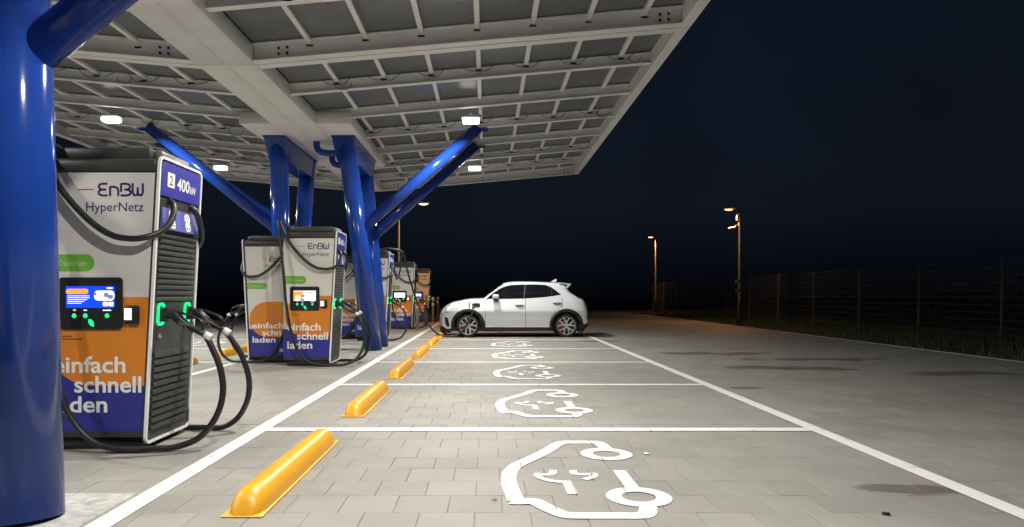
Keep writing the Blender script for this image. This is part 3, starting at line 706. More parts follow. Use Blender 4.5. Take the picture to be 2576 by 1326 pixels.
CA = [(.07, .17, 1.965), (.15, .16, 1.92), (.172, .10, 1.80), (.14, .0, 1.69), (.05, -.075, 1.635), (-.07, -.085, 1.625), (-.22, -.085, 1.66), (-.4, -.085, 1.79), (-.62, -.075, 2.04), (-.76, -.055, 2.29), (-.813, -.04, 2.42),
      (-.815, -.07, 2.3), (-.76, -.11, 1.85), (-.715, -.13, 1.5), (-.68, -.135, 1.07), (-.60, -.135, .6), (-.48, -.13, .27), (-.3, -.12, .08), (-.08, -.1, .03), (.12, -.075, .03), (.27, -.04, .035), (.43, .01, .10), (.535, .06, .25), (.575, .09, .43), (.55, .1, .62), (.475, .105, .80), (.43, .11, .88)]
CB = [(.07, .17, 1.965), (.15, .16, 1.92), (.172, .10, 1.80), (.14, .0, 1.69), (.05, -.075, 1.60), (-.07, -.085, 1.585), (-.22, -.085, 1.62), (-.4, -.085, 1.76), (-.62, -.075, 2.03), (-.76, -.055, 2.29), (-.813, -.04, 2.42),
      (-.815, -.07, 2.3), (-.77, -.10, 1.85), (-.74, -.13, 1.5), (-.71, -.135, 1.07), (-.64, -.135, .6), (-.50, -.12, .25), (-.3, -.09, .06), (-.05, -.05, .03), (.15, -.03, .03), (.32, -.02, .035), (.46, 0, .12), (.555, .03, .28), (.575, .05, .47), (.52, .08, .68), (.44, .1, .82), (.385, .11, .89)]
def plug(root, tip, grip, mirror, lettering=False):
    """connector from its holster (tip) out to the cable (grip)"""
    Y = (lambda y: D - y) if mirror else (lambda y: y)
    T = Vector((tip[0], Y(tip[1]), tip[2])); G = Vector((grip[0], Y(grip[1]), grip[2])); d = (G - T)
    m = MB(); m.tube([T, T + Vector((.04, 0, 0)), T + Vector((.085, 0, -.012)), T + d * .42 + Vector((0, 0, .012)), T + d * .62, T + d * .85, G], [.034, .036, .040, .036, .026, .022, .024], 12); o = m.build('connector', 'black_plastic', root)
    m = MB(); m.tube(catmull([T + Vector((.07, 0, .03)), T + d * .45 + Vector((.02, 0, .075)), T + d * .72 + Vector((.05, 0, .07)), T + d * .84 + Vector((.03, 0, .02)), T + d * .82], 5), .011, 8); m.build('grip_guard', 'black_plastic', o)
    m = MB(); q = d.normalized(); m.cyl(G - q * .005, G + q * .055, .0315, 14); m.build('cable_collar', 'print_white', o)
    if lettering:
        m = MB(); dx = d.normalized(); up = Vector((0, -1, 0)).cross(dx).normalized(); up = up if up.z > 0 else -up
        text(m, "HPC", 0, .085, 0, .034, lambda a, c, n: T + d * .40 + dx * a + up * (c - .012) + Vector((0, -.0405, 0)), .01); m.build('plug_lettering', 'bracket_grey', o)
    return o
def cables(root, which=(0, 1), lettering=False):
    for i in which:
        pts = CA if i == 0 else [(x, D - y, z) for x, y, z in CB]
        m = MB(); m.tube(catmull(pts, 5), .0245, 10); m.build('charging_cable', 'black_cable', root)
        g_ = (CA if i == 0 else CB)[-1]
        plug(root, (edge(1.05) + .045, .125, 1.045), g_, i == 1, lettering)
X0 = -2.647
proto = make_charger()
info = [(5.15, 'blue', 'white, orange and navy fast charger nearest the camera with blue screen', (0, 1)),
        (11.18, 'mixed', 'second fast charger from the camera on the right, with bright orange and white screen', (0, 1)),
        (17.25, 'white', 'fast charger half hidden behind the far blue columns, cable leading to the car', (0,)),
        (23.3, 'white', 'fast charger beyond the columns with white screen, next to the car', (0, 1)),
        (29.35, 'violet', 'farthest fast charger, dim in orange light with small blue screen', (0, 1))]
units = []
for i, (y, sc_, lb, cb) in enumerate(info):
    u = proto if i == 0 else copy_tree(proto)
    u.location = (X0, y, 0); tag(u, lb, 'charger', 'fast chargers on the island'); units.append(u)
lefts = []
for y, lb in ((12.46, 'dim fast charger turned to the left bays, beside the second charger'), (18.75, 'fast charger facing the left bays, partly hidden behind the second charger pair')):
    u = copy_tree(proto); u.location = (-4.17, y, 0); u.rotation_euler = (0, 0, math.pi); u.scale = (1, 1, .955)
    tag(u, lb, 'charger', 'fast chargers on the island'); lefts.append(u)
for (y, sc_, lb, cb), u in zip(info, units): screen(u, sc_); cables(u, cb, y < 12)
for u in lefts: screen(u, 'blue'); cables(u, (0, 1))
sgn = [c for c in units[0].children if c.name.startswith('power_sign')][0]
m = MB(); text(m, "2", .14, .19, 2.068, .078, lambda s, t, n: face(s, t, .0432), .008); m.build('number_lettering', 'logo_navy', sgn)
# cable of the third charger, swung out to the car
u = units[2]
Lc = lambda x, y, z: (x - X0, y - 17.25, z)
m = MB(); m.tube(catmull([(-.3, D / 2, 2.30), (-.05, D * .7, 2.42), Lc(-2.42, 17.9, 2.40), Lc(-2.30, 18.05, 2.36)], 5), .03, 10); m.build('cable_arm', 'dark_grey', u)
m = MB(); m.tube(catmull([(.06, .52, 1.965), (.16, .53, 1.9), (.2, .6, 1.72), (.22, .72, 1.62), (.27, .8, 1.75), (.32, .82, 2.05), Lc(-2.30, 18.05, 2.36), Lc(-2.24, 18.1, 2.2), Lc(-2.14, 18.15, 1.75), Lc(-1.98, 18.22, 1.2), Lc(-1.82, 18.26, .78), Lc(-1.62, 18.3, .40), Lc(-1.4, 18.35, .15), Lc(-1.15, 18.42, .05), Lc(-.95, 18.48, .05), Lc(-.78, 18.52, .11), Lc(-.62, 18.54, .27), Lc(-.5, 18.54, .5), Lc(-.40, 18.53, .70), Lc(-.362, 18.54, .77)], 5), .0245, 10)
m.build('charging_cable', 'black_cable', u)

# ------------------------------------------------------------------ wheel stops
def stop_mesh():
    m = MB(); L2, w, h = .925, .100, .128; N = 34; K = 12; vs = []
    for i in range(N + 1):
        s = -1 + 2 * i / N; y = L2 * (abs(s) ** .55 if abs(s) > 0 else 0) * (1 if s >= 0 else -1)
        e = (L2 - abs(y)) / .17; k = math.sqrt(max(0, 1 - (1 - min(1, e)) ** 2)) if e < 1 else 1
        k = max(k, .02)
        for q in range(K + 1):
            a = math.pi * q / K; cx, cz = math.cos(a), math.sin(a)
            vs.append((-w * cx * (.55 + .45 * k), y, .008 + h * (cz ** .85) * k))
    fs = [(i * (K + 1) + q, (i + 1) * (K + 1) + q, (i + 1) * (K + 1) + q + 1, i * (K + 1) + q + 1) for i in range(N) for q in range(K)]
    m.add(vs, fs, True); return m
st_me = stop_mesh().mesh('body', 'yellow_rubber')
fl_me = MB().bevbox((-.114, -.945, .0), (.114, .945, .0085), .003, 1).mesh('base_flange', 'yellow_paint')
def wheel_stop(x, y, lb):
    r = empty('wheel_stop', (x, y, .001)); tag(r, lb, 'wheel stop', 'yellow wheel stops')
    obj('body', st_me, None, r); obj('base_flange', fl_me, None, r)
names = ['nearest', 'second', 'third', 'fourth', 'fifth', 'sixth']
for kk in range(6):
    wheel_stop(-1.32, 4.53 + BAY * kk, 'yellow rubber wheel stop in the %s bay from the camera' % names[kk] if kk < 5 else 'short-looking yellow wheel stop at the nose of the white car')
for kk, lb in ((1, 'yellow wheel stop in the left bays, seen behind the nearest charger cables'), (2, 'yellow wheel stop in the left bays, beside the dim left charger'), (3, 'yellow wheel stop in the left bays, third and farthest')):
    wheel_stop(-5.12, 4.53 + BAY * kk + .35, lb)

# ------------------------------------------------------------------ the parked car (u along its length from the front axle, v up)
car = empty('parked_car', (-.536, 19.56, 0)); tag(car, 'white compact electric crossover with black cladding plugged in to charge', 'car')
def cu(zx, zy): return ((zx - 640) / 511.0, (1048 - zy) / 511.0)
def CW(u, v):
    w = .885
    if v < .55: w -= .05 * ((.55 - v) / .55) ** 2
    if v > .78: w -= .34 * ((v - .78) / .75) ** 1.25
    a = max(0, -.22 - u); w -= .46 * a * a + .3 * a ** 4
    b_ = max(0, u - 2.95); w -= .55 * b_ * b_
    w += .018 * math.exp(-((v - .72) / .05) ** 2) - .015 * math.exp(-((v - .36) / .09) ** 2)
    return w
sil = [cu(*p) for p in [(258, 985), (252, 900), (252, 800), (258, 740), (275, 685), (320, 622), (400, 566), (490, 540), (600, 517), (700, 503), (845, 497), (930, 440), (1000, 390), (1080, 332), (1150, 288), (1210, 268), (1290, 257), (1400, 253), (1600, 254), (1800, 262), (1960, 272), (2040, 290), (2075, 350), (2110, 400), (2200, 462), (2290, 510), (2335, 580), (2355, 680), (2362, 760), (2372, 840), (2350, 905), (2300, 930)]]
silV = [Vector((p[0], p[1], 0)) for p in sil]
SILD = [(p.x, p.y) for p in catmull(silV, 5)]
def dist_sil(u, v):
    best = 9
    for i in range(len(SILD) - 1):
        ax, ay = SILD[i]; bx, by = SILD[i + 1]; dx, dy = bx - ax, by - ay; L2 = dx * dx + dy * dy + 1e-12
        t = max(0, min(1, ((u - ax) * dx + (v - ay) * dy) / L2)); best = min(best, math.hypot(u - ax - t * dx, v - ay - t * dy))
    return best
RD = .075
def side_y(u, v):
    d = dist_sil(u, v); q = max(0, 1 - d / RD); return CW(u, v) - RD * (1 - math.sqrt(max(0, 1 - q * q)))
def inside(p, poly):
    x, y = p; c = False; n = len(poly)
    for i in range(n):
        x0, y0 = poly[i]; x1, y1 = poly[(i + 1) % n]
        if (y0 > y) != (y1 > y) and x < (x1 - x0) * (y - y0) / (y1 - y0 + 1e-12) + x0: c = not c
    return c
def patch(outer, holes, step=.05):
    pts = []; edges = []
    def ring(poly):
        o = len(pts); N = 0
        for i in range(len(poly)):
            a, b_ = poly[i], poly[(i + 1) % len(poly)]; k = max(1, int(math.hypot(b_[0] - a[0], b_[1] - a[1]) / step))
            for j in range(k): pts.append(Vector((a[0] + (b_[0] - a[0]) * j / k, a[1] + (b_[1] - a[1]) * j / k))); N += 1
        edges.extend([(o + i, o + (i + 1) % N) for i in range(N)])
    ring(outer)
    for h in holes: ring(h)
    us = [p[0] for p in outer]; vs = [p[1] for p in outer]
    y = min(vs) + step / 2
    while y < max(vs):
        x = min(us) + step / 2
        while x < max(us):
            if inside((x, y), outer) and not any(inside((x, y), h) for h in holes): pts.append(Vector((x + random.uniform(-.004, .004), y)))
            x += step
        y += step
    V, E, T, *_ = delaunay_2d_cdt(pts, edges, [], 0, 1e-5)
    res = []
    for t in T:
        c = (sum(V[i].x for i in t) / 3, sum(V[i].y for i in t) / 3)
        if inside(c, outer) and not any(inside(c, h) for h in holes): res.append(tuple(t))
    return [(p.x, p.y) for p in V], res
def circ(c, r, a0, a1, n): return [(c[0] + r * math.cos(math.radians(a0 + (a1 - a0) * i / n)), c[1] + r * math.sin(math.radians(a0 + (a1 - a0) * i / n))) for i in range(n + 1)]
WF, WR, ARCH = (0, .325), (2.757, .325), .475
zf = lambda c, z: (c[0], z)
top_part = [p for p in SILD if p[1] > .36]
# body side outline: silhouette, then along the bottom with the two arches cut out
i_f = next(i for i, p in enumerate(SILD) if p[1] > .30); i_r = max(i for i, p in enumerate(SILD) if p[1] > .34)
vb = .285
fa = circ(WF, ARCH, 180 + math.degrees(math.asin((WF[1] - vb) / ARCH)), -math.degrees(math.asin((WF[1] - vb) / ARCH)), 22)
ra = circ(WR, ARCH, 180 + math.degrees(math.asin((WR[1] - vb) / ARCH)), -math.degrees(math.asin((WR[1] - vb) / ARCH)), 22)
outer = SILD[i_f:i_r + 1] + [cu(2300, 870), cu(2275, 850)] + [p for p in ra[::-1] if p[0] < 3.3][1:] + fa[::-1] + [cu(385, 925), cu(335, 928), cu(300, 905)]
outer = [p for i, p in enumerate(outer) if i == 0 or math.hypot(p[0] - outer[i - 1][0], p[1] - outer[i - 1][1]) > .004]
dlo = [cu(*p) for p in [(893, 499), (1000, 412), (1100, 347), (1180, 312), (1280, 294), (1400, 289), (1640, 288), (1760, 296), (1840, 328), (1920, 385), (1982, 438), (1850, 461), (1700, 478), (1440, 495), (1080, 501)]]
port = [cu(*p) for p in rrect(697, 560, 815, 626, 22, 4)]
vent = [cu(*p) for p in [(303, 752), (350, 770), (368, 850), (372, 890), (350, 902), (325, 880), (308, 820)]]
hl = [cu(365 + 62 * math.cos(a) * .62 - 50 * math.sin(a) * .55, 636 - 62 * math.cos(a) * .8 - 50 * math.sin(a) * .35) for a in [2 * math.pi * i / 18 for i in range(18)]]
pv_, pt_ = patch(outer, [dlo, port, vent, hl])
side_y3 = [side_y(*p) for p in pv_]
SEAM1, SEAM2 = cu(887, 0)[0], cu(1462, 0)[0]
def seam3(v):                                   # rear edge of the rear door follows the arch
    z = [(1.12, cu(1992, 0)[0]), (.85, cu(1985, 0)[0]), (.72, cu(1880, 0)[0]), (.5, cu(1790, 0)[0]), (.2, cu(1790, 0)[0])]
    for (a, x), (b_, y_) in zip(z, z[1:]):
        if b_ <= v <= a: return x + (y_ - x) * (a - v) / (a - b_)
    return z[0][1] if v > a else z[-1][1]
def region(u, v):
    if v > 1.16 - .0 and u > SEAM1: return 'body_side'
    if u < SEAM1: return 'front_fender'
    if v > 1.075 + (0 if u < 1.8 else .1): return 'body_side'
    if u < SEAM2: return 'front_door'
    if u < seam3(v): return 'rear_door'
    return 'body_side'
groups = {}
for t in pt_:
    c = (sum(pv_[i][0] for i in t) / 3, sum(pv_[i][1] for i in t) / 3); groups.setdefault(region(*c), []).append(t)
def side_obj(name, tris, m, s, parent=car, dy=0.0, P=None, Y=None):
    P = P or pv_; Y = Y or side_y3; idx = {}; vs = []; fs = []
    for t in tris:
        f = []
        for i in t:
            if i not in idx: idx[i] = len(vs); vs.append((P[i][0], s * (Y[i] + dy), P[i][1]))
            f.append(idx[i])
        fs.append(tuple(f) if s > 0 and False else tuple(f))
    a, b_, c = (Vector(vs[i]) for i in fs[0])
    if ((b_ - a).cross(c - a)).y * s < 0: fs = [f[::-1] for f in fs]
    return MB().add(vs, fs, True).build(name, m, parent)
def side_patch(name, poly, m, s, parent=car, dy=0.0, step=.05, n=0):
    P, T = patch(poly, [], step); return side_obj(name, T, m, s, parent, 0, P, [side_y(*p) + dy for p in P])
def side_ribbon(name, pts, w, m, s, parent=car, dy=.002):
    mb = MB(); mb.ribbon(pts, w, lambda u, v, n: (u, s * (side_y(u, v) + dy), v)); return mb.build(name, m, parent)
for s in (-1, 1):
    doors = {}
    for nm, tr in groups.items(): doors[nm] = side_obj(nm, tr, 'car_white', s)
    side_patch('window_backing', dlo, 'car_black', s, dy=-.028)
    fw = [cu(*p) for p in [(925, 494), (1010, 420), (1105, 357), (1185, 321), (1282, 302), (1400, 297), (1466, 295), (1434, 489), (1080, 495)]]
    rw = [cu(*p) for p in [(1480, 294), (1640, 294), (1755, 302), (1838, 334), (1838, 455), (1700, 472), (1448, 488)]]
    qw = [cu(*p) for p in [(1852, 346), (1920, 394), (1968, 436), (1852, 455)]]
    side_patch('door_window', fw, 'car_glass', s, dy=-.018); side_patch('door_window', rw, 'car_glass', s, dy=-.018); side_patch('quarter_window', qw, 'car_glass', s, dy=-.018)
    side_ribbon('window_trim', [cu(*p) for p in [(1470, 290), (1438, 494)]], .018, 'slat_grey', s, dy=-.012)
    side_ribbon('door_seam', [(SEAM1, .29 + (1.06 - .29) * i / 14) for i in range(15)], .011, 'seam_black', s)
    side_ribbon('door_seam', [(SEAM2, .29 + (1.085 - .29) * i / 14) for i in range(15)], .011, 'seam_black', s)
    side_ribbon('door_seam', [(seam3(v), v) for v in [1.12 - .62 * i / 14 for i in range(15)]], .009, 'seam_black', s)
    side_patch('side_vent', vent, 'car_black', s, dy=-.03); side_patch('headlight', hl, 'headlight', s, dy=.004)
    side_ribbon('headlight_ring', hl[2:12], .016, 'car_black', s, dy=.006)
    mb = MB(); mb.ribbon([cu(*p) for p in [(348, 600), (392, 622), (372, 664), (345, 660)]], .02, lambda u, v, n: (u, s * (side_y(u, v) + .01), v)); mb.build('daytime_light', 'print_white', car)
    if s < 0:
        side_patch('charge_port', port, 'car_black', s, dy=-.04)
        mb = MB(); mb.hexa([(port[0][0] - .245, s * .86, .845), (port[0][0] - .235, s * .90, .845), (port[0][0] - .275, s * .98, .86), (port[0][0] - .285, s * .98, .86), (port[0][0] - .245, s * .86, 1.0), (port[0][0] - .235, s * .90, 1.0), (port[0][0] - .275, s * .98, .985), (port[0][0] - .285, s * .98, .985)]); mb.build('charge_flap', 'car_white', car)
    # cladding: arch rings, sill, bumpers
    for c, nm in ((WF, 'f'), (WR, 'r')):
        a0, a1 = (200, -12) if nm == 'f' else (192, -28)
        mb = MB(); o_, i_ = circ(c, ARCH + .006, a0, a1, 28), circ(c, .385, a0, a1, 28); vs = []
        for k in range(29):
            yo = side_y(*o_[k]); vs += [(o_[k][0], s * (yo + .002), o_[k][1]), (o_[k][0] * .97 + i_[k][0] * .03, s * (yo + .022), o_[k][1] * .97 + i_[k][1] * .03), (i_[k][0], s * (yo + .015), i_[k][1]), (i_[k][0], s * (yo - .25), i_[k][1])]
        mb.add(vs, [(k * 4 + q, k * 4 + q + 1, k * 4 + q + 5, k * 4 + q + 4) for k in range(28) for q in range(3)], True); mb.build('wheel_arch', 'car_black', car)
    sill = [cu(880, 965), cu(1810, 955), cu(1800, 893), cu(1500, 899), cu(892, 911)]
    side_patch('sill', sill, 'car_black', s, dy=-.012)
    side_patch('rear_bumper_skirt', [cu(2215, 935), cu(2320, 928), cu(2352, 900), cu(2370, 838), cu(2300, 862), cu(2262, 835), cu(2225, 850)], 'car_black', s, dy=.003)
    side_patch('front_bumper_skirt', [cu(262, 985), cu(390, 985), cu(395, 925), cu(335, 931), cu(298, 908), cu(258, 880)], 'car_black', s, dy=-.004)
    side_ribbon('bumper_reflector', [cu(2292, 742), cu(2345, 745)], .03, 'seam_black', s, dy=.003)
    side_patch('tail_light', [cu(2196, 470), cu(2205, 462), cu(2260, 492), cu(2250, 500)], 'tail_red', s, dy=.008, step=.02)
    for nm, hx, hy in (('front_door', 1380, 592), ('rear_door', 1915, 562)):
        par = doors.get(nm, car); u0, v0 = cu(hx, hy); yy = side_y(u0, v0)
        mb = MB(); mb.poly([(u0 + .115 * math.cos(q), v0 + .045 * math.sin(q)) for q in [2 * math.pi * i / 18 for i in range(18)]], lambda a, c, n: (a, s * (side_y(a, c) + .003), c)); mb.build('handle_recess', 'slat_grey', par)
        mb = MB(); mb.tube(catmull([(u0 - .13, s * (yy + .004), v0 + .02), (u0 - .06, s * (yy + .03), v0 + .028), (u0 + .06, s * (yy + .03), v0 + .026), (u0 + .125, s * (yy + .004), v0 + .014)], 4), .015, 8); mb.build('door_handle', 'car_white', par)
    # mirror
    u0, v0 = cu(1040, 468); yy = CW(u0, v0 - .05)
    mb = MB(); mb.bevbox((u0 - .10, min(s * (yy + .03), s * (yy + .22)), v0 - .055), (u0 + .085, max(s * (yy + .03), s * (yy + .22)), v0 + .07), .045, 4); mi = mb.build('wing_mirror', 'car_white', car)
    mb = MB(); mb.hexa([(u0 - .06, s * (yy - .03), v0 - .11), (u0 + .06, s * (yy - .03), v0 - .11), (u0 + .07, s * (yy + .17), v0 - .085), (u0 - .07, s * (yy + .17), v0 - .085), (u0 - .07, s * (yy - .03), v0 - .06), (u0 + .07, s * (yy - .03), v0 - .06), (u0 + .08, s * (yy + .2), v0 - .045), (u0 - .09, s * (yy + .2), v0 - .045)]); mb.build('mirror_foot', 'car_black', mi)
# lengthwise skin: bumpers, bonnet, screen, roof, tailgate
segs = [('front_grille', 0, 1, 'car_black'), ('front_bumper', 1, 6, 'car_white'), ('bonnet', 6, 10, 'car_white'), ('windscreen', 10, 14, 'car_glass'), ('roof', 14, 21, 'car_white'), ('rear_window', 21, 24, 'car_glass'), ('tailgate', 24, 28, 'car_white'), ('rear_bumper', 28, 31, 'car_black')]
for nm, a, c, mt in segs:
    mb = MB(); ids = list(range(a * 5, c * 5 + 1)); K = 12; vs = []
    for i in ids:
        i = min(i, len(SILD) - 1); p = Vector(SILD[i]); q0 = Vector(SILD[max(i - 1, 0)]); q1 = Vector(SILD[min(i + 1, len(SILD) - 1)]); t = (q1 - q0).normalized(); n = Vector((-t.y, t.x))
        w = side_y(p.x, p.y)
        bul = .028 + .06 * abs(n.x) ** 2
        for k in range(K + 1):
            s = -1 + 2 * k / K; e = bul * (1 - abs(s) ** 2.2)
            vs.append((p.x + n.x * e, w * s, p.y + n.y * e))
    mb.add(vs, [(i * (K + 1) + k, (i + 1) * (K + 1) + k, (i + 1) * (K + 1) + k + 1, i * (K + 1) + k + 1)[::-1] for i in range(len(ids) - 1) for k in range(K)], True)
    mb.build(nm, mt, car)
# roof spoiler with its two side fins, shark fin aerial, underbody
mb = MB(); e0 = cu(1960, 268); e1 = cu(2138, 276)
w0, w1 = .60, .56
mb.hexa([(e0[0], -w0, e0[1] - .03), (e1[0] - .02, -w1, e1[1] - .03), (e1[0] - .02, w1, e1[1] - .03), (e0[0], w0, e0[1] - .03), (e0[0], -w0, e0[1] + .02), (e1[0], -w1, e1[1] + .0), (e1[0], w1, e1[1] + .0), (e0[0], w0, e0[1] + .02)]); sp = mb.build('spoiler', 'car_white', car)
for s in (-1, 1):
    mb = MB(); mb.poly([cu(2045, 284), cu(2136, 276), cu(2105, 318), cu(2052, 358), cu(2030, 352), cu(2072, 316), cu(2075, 300)], lambda a, c, n: (a, s * .575 + n, c), .03); mb.build('spoiler_fin', 'car_white', sp)
mb = MB(); mb.hexa([(cu(1865, 0)[0], -.02, 1.575), (cu(1950, 0)[0], -.03, 1.57), (cu(1950, 0)[0], .03, 1.57), (cu(1865, 0)[0], .02, 1.575), (cu(1935, 0)[0], -.006, 1.655), (cu(1948, 0)[0], -.006, 1.66), (cu(1948, 0)[0], .006, 1.66), (cu(1935, 0)[0], .006, 1.655)]); mb.build('roof_aerial', 'car_white', car)
mb = MB(); mb.box((-.68, -.62, .17), (3.30, .62, .30)); mb.box((.50, -.82, .19), (2.27, .82, .30)); mb.box((.35, -.58, .31), (2.45, .58, .98)); mb.build('underbody', 'car_black', car)
def wheel(c, s):
    yo = CW(c[0], .4) - .012
    T = Matrix.Translation((c[0], s * yo, c[1])) @ Matrix.Rotation(math.pi / 2 * s, 4, 'X') @ Matrix.Diagonal((1, 1, -1, 1))       # local z points outwards
    r = .325
    root = MB().lathe([(.245, -.20), (.30, -.21), (r - .004, -.19), (r, -.15), (r, -.06), (r - .006, -.02), (.305, .0), (.265, .004), (.25, -.006)], T, 40).build('wheel', 'tyre', car)
    MB().lathe([(.252, -.012), (.245, -.004), (.236, -.01), (.232, -.16)], T, 40).build('rim', 'alloy', root)
    MB().lathe([(.001, -.13), (.233, -.13)], T, 32).build('wheel_barrel', 'hub_dark', root)
    MB().lathe([(.06, -.098), (.17, -.098), (.17, -.12)], T, 32).build('brake_disc', 'brake_disc', root)
    mb = MB(); a = [math.radians(q) for q in range(150, 222, 8)]
    pts = [(.20 * math.cos(q), .20 * math.sin(q)) for q in a] + [(.115 * math.cos(q), .115 * math.sin(q)) for q in a[::-1]]
    mb.poly([(p[0] * 1, p[1]) for p in pts], lambda x, y, n: T @ Vector((x * (1), y, -.094 + n)), .03); mb.build('brake_caliper', 'caliper_red', root)
    mb = MB()
    for k in range(5):
        a0 = math.radians(-90 + 72 * k)
        fn = lambda x, y, n: T @ Vector((x, y, -.035 + n + .02 * min(1, math.hypot(x, y) / .24)))
        R_ = lambda rad, off: (rad * math.cos(a0 + off), rad * math.sin(a0 + off))
        mb.ribbon([R_(.02, 0), R_(.115, 0)], .052, fn, False, .016)
        for sg in (-1, 1): mb.ribbon([R_(.10, sg * .10), R_(.155, sg * .24), R_(.238, sg * .34)], .036, fn, False, .014)
    mb.build('spokes', 'alloy', root)
    MB().lathe([(.001, -.005), (.03, -.006), (.036, -.02)], T, 20).build('hub_cap', 'alloy', root)
for c in (WF, WR):
    for s in (-1, 1): wheel(c, s)
# connector sitting in the car's charge port
T0 = Vector((-.382, 18.60, .86))
cn = empty('charging_connector', T0); tag(cn, 'black charging connector plugged into the white car front wing', 'connector')
mb = MB(); mb.tube([(.0, .10, .015), (.0, .02, .01), (.0, -.045, -.01), (.012, -.06, -.05), (.02, -.06, -.088)], [.034, .036, .032, .027, .026], 10); mb.build('connector_body', 'black_plastic', cn)
mb = MB(); mb.cyl((.020, -.060, -.064), (.024, -.060, -.088), .031, 12); mb.build('cable_collar', 'print_white', cn)

# ------------------------------------------------------------------ bollards
for i, (y, lb) in enumerate(((22.6, 'bollard with orange bands standing right in front of the fourth charger'), (25.5, 'bollard with orange bands between the two last chargers'), (29.1, 'pale banded bollard just right of the farthest charger'), (32.0, 'rightmost and farthest pale banded bollard'))):
    r = empty('bollard', (-2.36, y, .002)); tag(r, lb, 'bollard', 'banded bollards along the island')
    MB().lathe([(.085, 0), (.085, .01), (.057, .012), (.057, 1.08), (.05, 1.1), (.001, 1.105)], Matrix(), 18).build('post', 'bollard_grey', r)
    for z in (.68, .93): MB().lathe([(.0575, z), (.0595, z), (.0595, z + .14), (.0575, z + .14)], Matrix(), 18).build('reflective_band', 'band_orange' if i < 2 else 'band_white', r)

# ------------------------------------------------------------------ street lanterns
def lantern(x, y, h, arm, label, extras=False, power=SODIUM_W, lit=1.0):
    r = empty('street_lamp', (x, y, -.14)); tag(r, label, 'lamp post', 'street lanterns')
    h += .14
    MB().tube([(0, 0, 0), (0, 0, 1.0), (0, 0, 1.02), (0, 0, h)], [.075, .072, .055, .038], 14).build('pole', 'pole_grey', r)
    hd = Vector((arm, 0, h + .08))
    MB().tube(catmull([(0, 0, h - .02), (arm * .25, 0, h + .10), (arm * .7, 0, h + .12), (arm, 0, h + .10)], 4), .025, 8).build('arm', 'pole_grey', r)
    s = 1 if arm > 0 else -1
    MB().bevbox((min(arm - s * .22, arm + s * .30), -.11, h + .075), (max(arm - s * .22, arm + s * .30), .11, h + .16), .035, 3).build('lantern_head', 'lamp_body', r)
    a, b_ = sorted((arm - s * .12, arm + s * .24)); N = 8
    vs = [((a + b_) / 2 + (b_ - a) / 2 * math.cos(q) * math.cos(e), .085 * math.sin(q) * math.cos(e), h + .078 - .06 * math.sin(e)) for e in [math.pi / 2 * i / 4 for i in range(5)] for q in [2 * math.pi * i / 16 for i in range(16)]]
    m = MB(); m.add(vs, [(i * 16 + k, i * 16 + (k + 1) % 16, (i + 1) * 16 + (k + 1) % 16, (i + 1) * 16 + k) for i in range(4) for k in range(16)], True); m.build('lantern_glass', 'sodium_lens', r)
    ld = bpy.data.lights.new('lantern', 'SPOT'); ld.energy = power * 4; ld.color = (1.0, .46, .14); ld.spot_size = math.radians(156); ld.spot_blend = .6; ld.shadow_soft_size = .08
    lo = link(bpy.data.objects.new('lantern', ld), r); lo.location = (arm + s * .06, 0, h - .005)
    if extras:
        MB().bevbox((-.10, -.08, h - .42), (-.035, .08, h - .16), .015).build('speaker_box', 'galvanised', r)
        MB().bevbox((-.16, -.05, h - .70), (-.03, .05, h - .60), .01).build('camera_mount', 'galvanised', r)
        m = MB(); m.tube([(-.12, 0, h - .66), (-.2, 0, h - .70), (-.46, 0, h - .76)], [.03, .045, .05], 12); m.build('security_camera', 'trim_white', r)
        MB().bevbox((-.16, -.07, 1.82), (.045, .07, 1.98), .01).build('junction_box', 'galvanised', r)
        MB().bevbox((-.14, -.08, 1.42), (.06, .08, 1.60), .01).build('junction_box', 'slat_grey', r)
lantern(10.7, 28.4, 4.75, -.37, 'tall street lamp with security camera at the verge, glowing orange', True, SODIUM_W * .55)
lantern(12.1, 48.0, 5.25, -.3, 'small distant street lamp, left of the lamp with the camera', False, SODIUM_W * .7)
lantern(-3.48, 26.3, 4.70, .92, 'orange street lamp rising behind the chargers under the blue brace', False, SODIUM_W * .6)

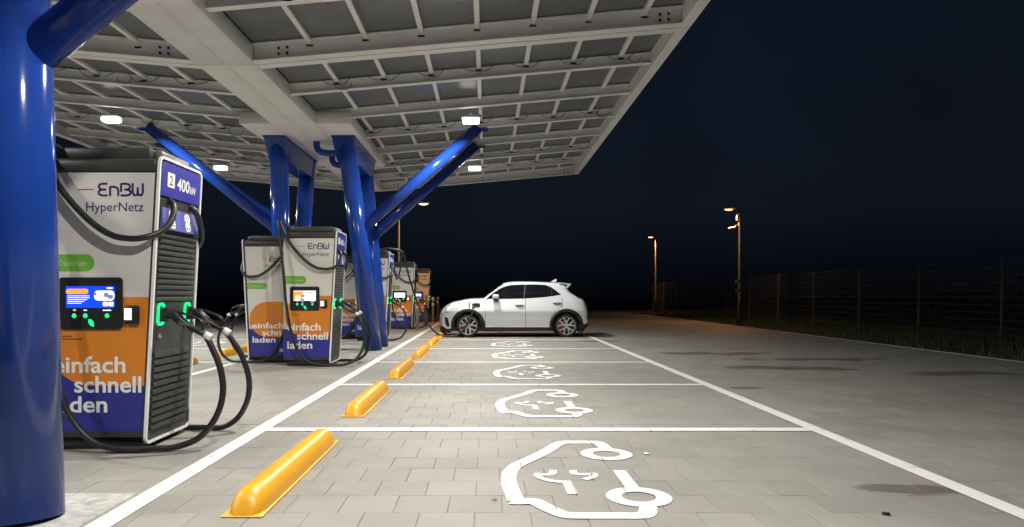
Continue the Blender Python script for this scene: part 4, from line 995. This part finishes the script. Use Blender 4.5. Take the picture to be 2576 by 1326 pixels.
# ------------------------------------------------------------------ mesh fence
FX = 13.0; FS = 3.25; FY0 = 13.65
fence = empty('mesh_fence', (FX, FY0, -.14)); tag(fence, 'tall dark wire mesh fence with slim posts along the verge', 'fence')
post_me = MB().hexa([(-.03, -.02, 0), (.03, -.02, 0), (.03, .02, 0), (-.03, .02, 0), (.03, -.02, 2.3), (.09, -.02, 2.3), (.09, .02, 2.3), (.03, .02, 2.3)]).mesh('fence_post', 'fence_steel')
pm_ = MB()
for i in range(int(FS / .1)):
    y = .05 + i * .1; pm_.hexa([(-.035, y - .003, .1), (-.029, y - .003, .1), (-.029, y + .003, .1), (-.035, y + .003, .1), (.02, y - .003, 2.24), (.026, y - .003, 2.24), (.026, y + .003, 2.24), (.02, y + .003, 2.24)])
for i in range(12):
    z = .12 + i * .19; xo = -.04 + .055 * z / 2.3; pm_.box((xo, .02, z - .004), (xo + .006, FS - .02, z + .004))
mesh_me = pm_.mesh('wire_panel', 'fence_steel')
for k in range(-1, 12):
    o = obj('fence_post', post_me, None, fence); o.location = (0, k * FS, 0)
    o = obj('wire_panel', mesh_me, None, fence); o.location = (0, k * FS, 0)

# ------------------------------------------------------------------ litter on the paving
ps = MB(); ps.add([(-.022, -.012, .003), (.018, -.016, .006), (.024, .014, .004), (-.012, .018, .012)], [(0, 1, 2), (0, 2, 3)])
o = ps.build('paper_scrap', 'print_white'); o.location = (*ground_at(1626, 1143), .003); tag(o, 'tiny white scrap of paper right of the nearest painted car symbol', 'litter')
lf = MB(); lf.add([(0, 0, .004), (.03, .012, .012), (.055, 0, .006), (.03, -.016, .003)], [(0, 3, 1), (1, 3, 2)])
o = lf.build('dry_leaf', 'leaf_brown'); o.location = (*zs(318, 795), .006); o.rotation_euler = (0, 0, 2.4); tag(o, 'small dry brown leaf left of the nearest painted car symbol', 'leaf')
pc = MB(); pc.bevbox((-.02, -.012, 0), (.02, .012, .012), .003, 1); o = pc.build('litter_scrap', 'black_plastic'); o.location = (*ground_at(2228, 1296), .003); o.rotation_euler = (0, 0, -.4); tag(o, 'tiny dark scrap of litter on the paving at lower right', 'litter')
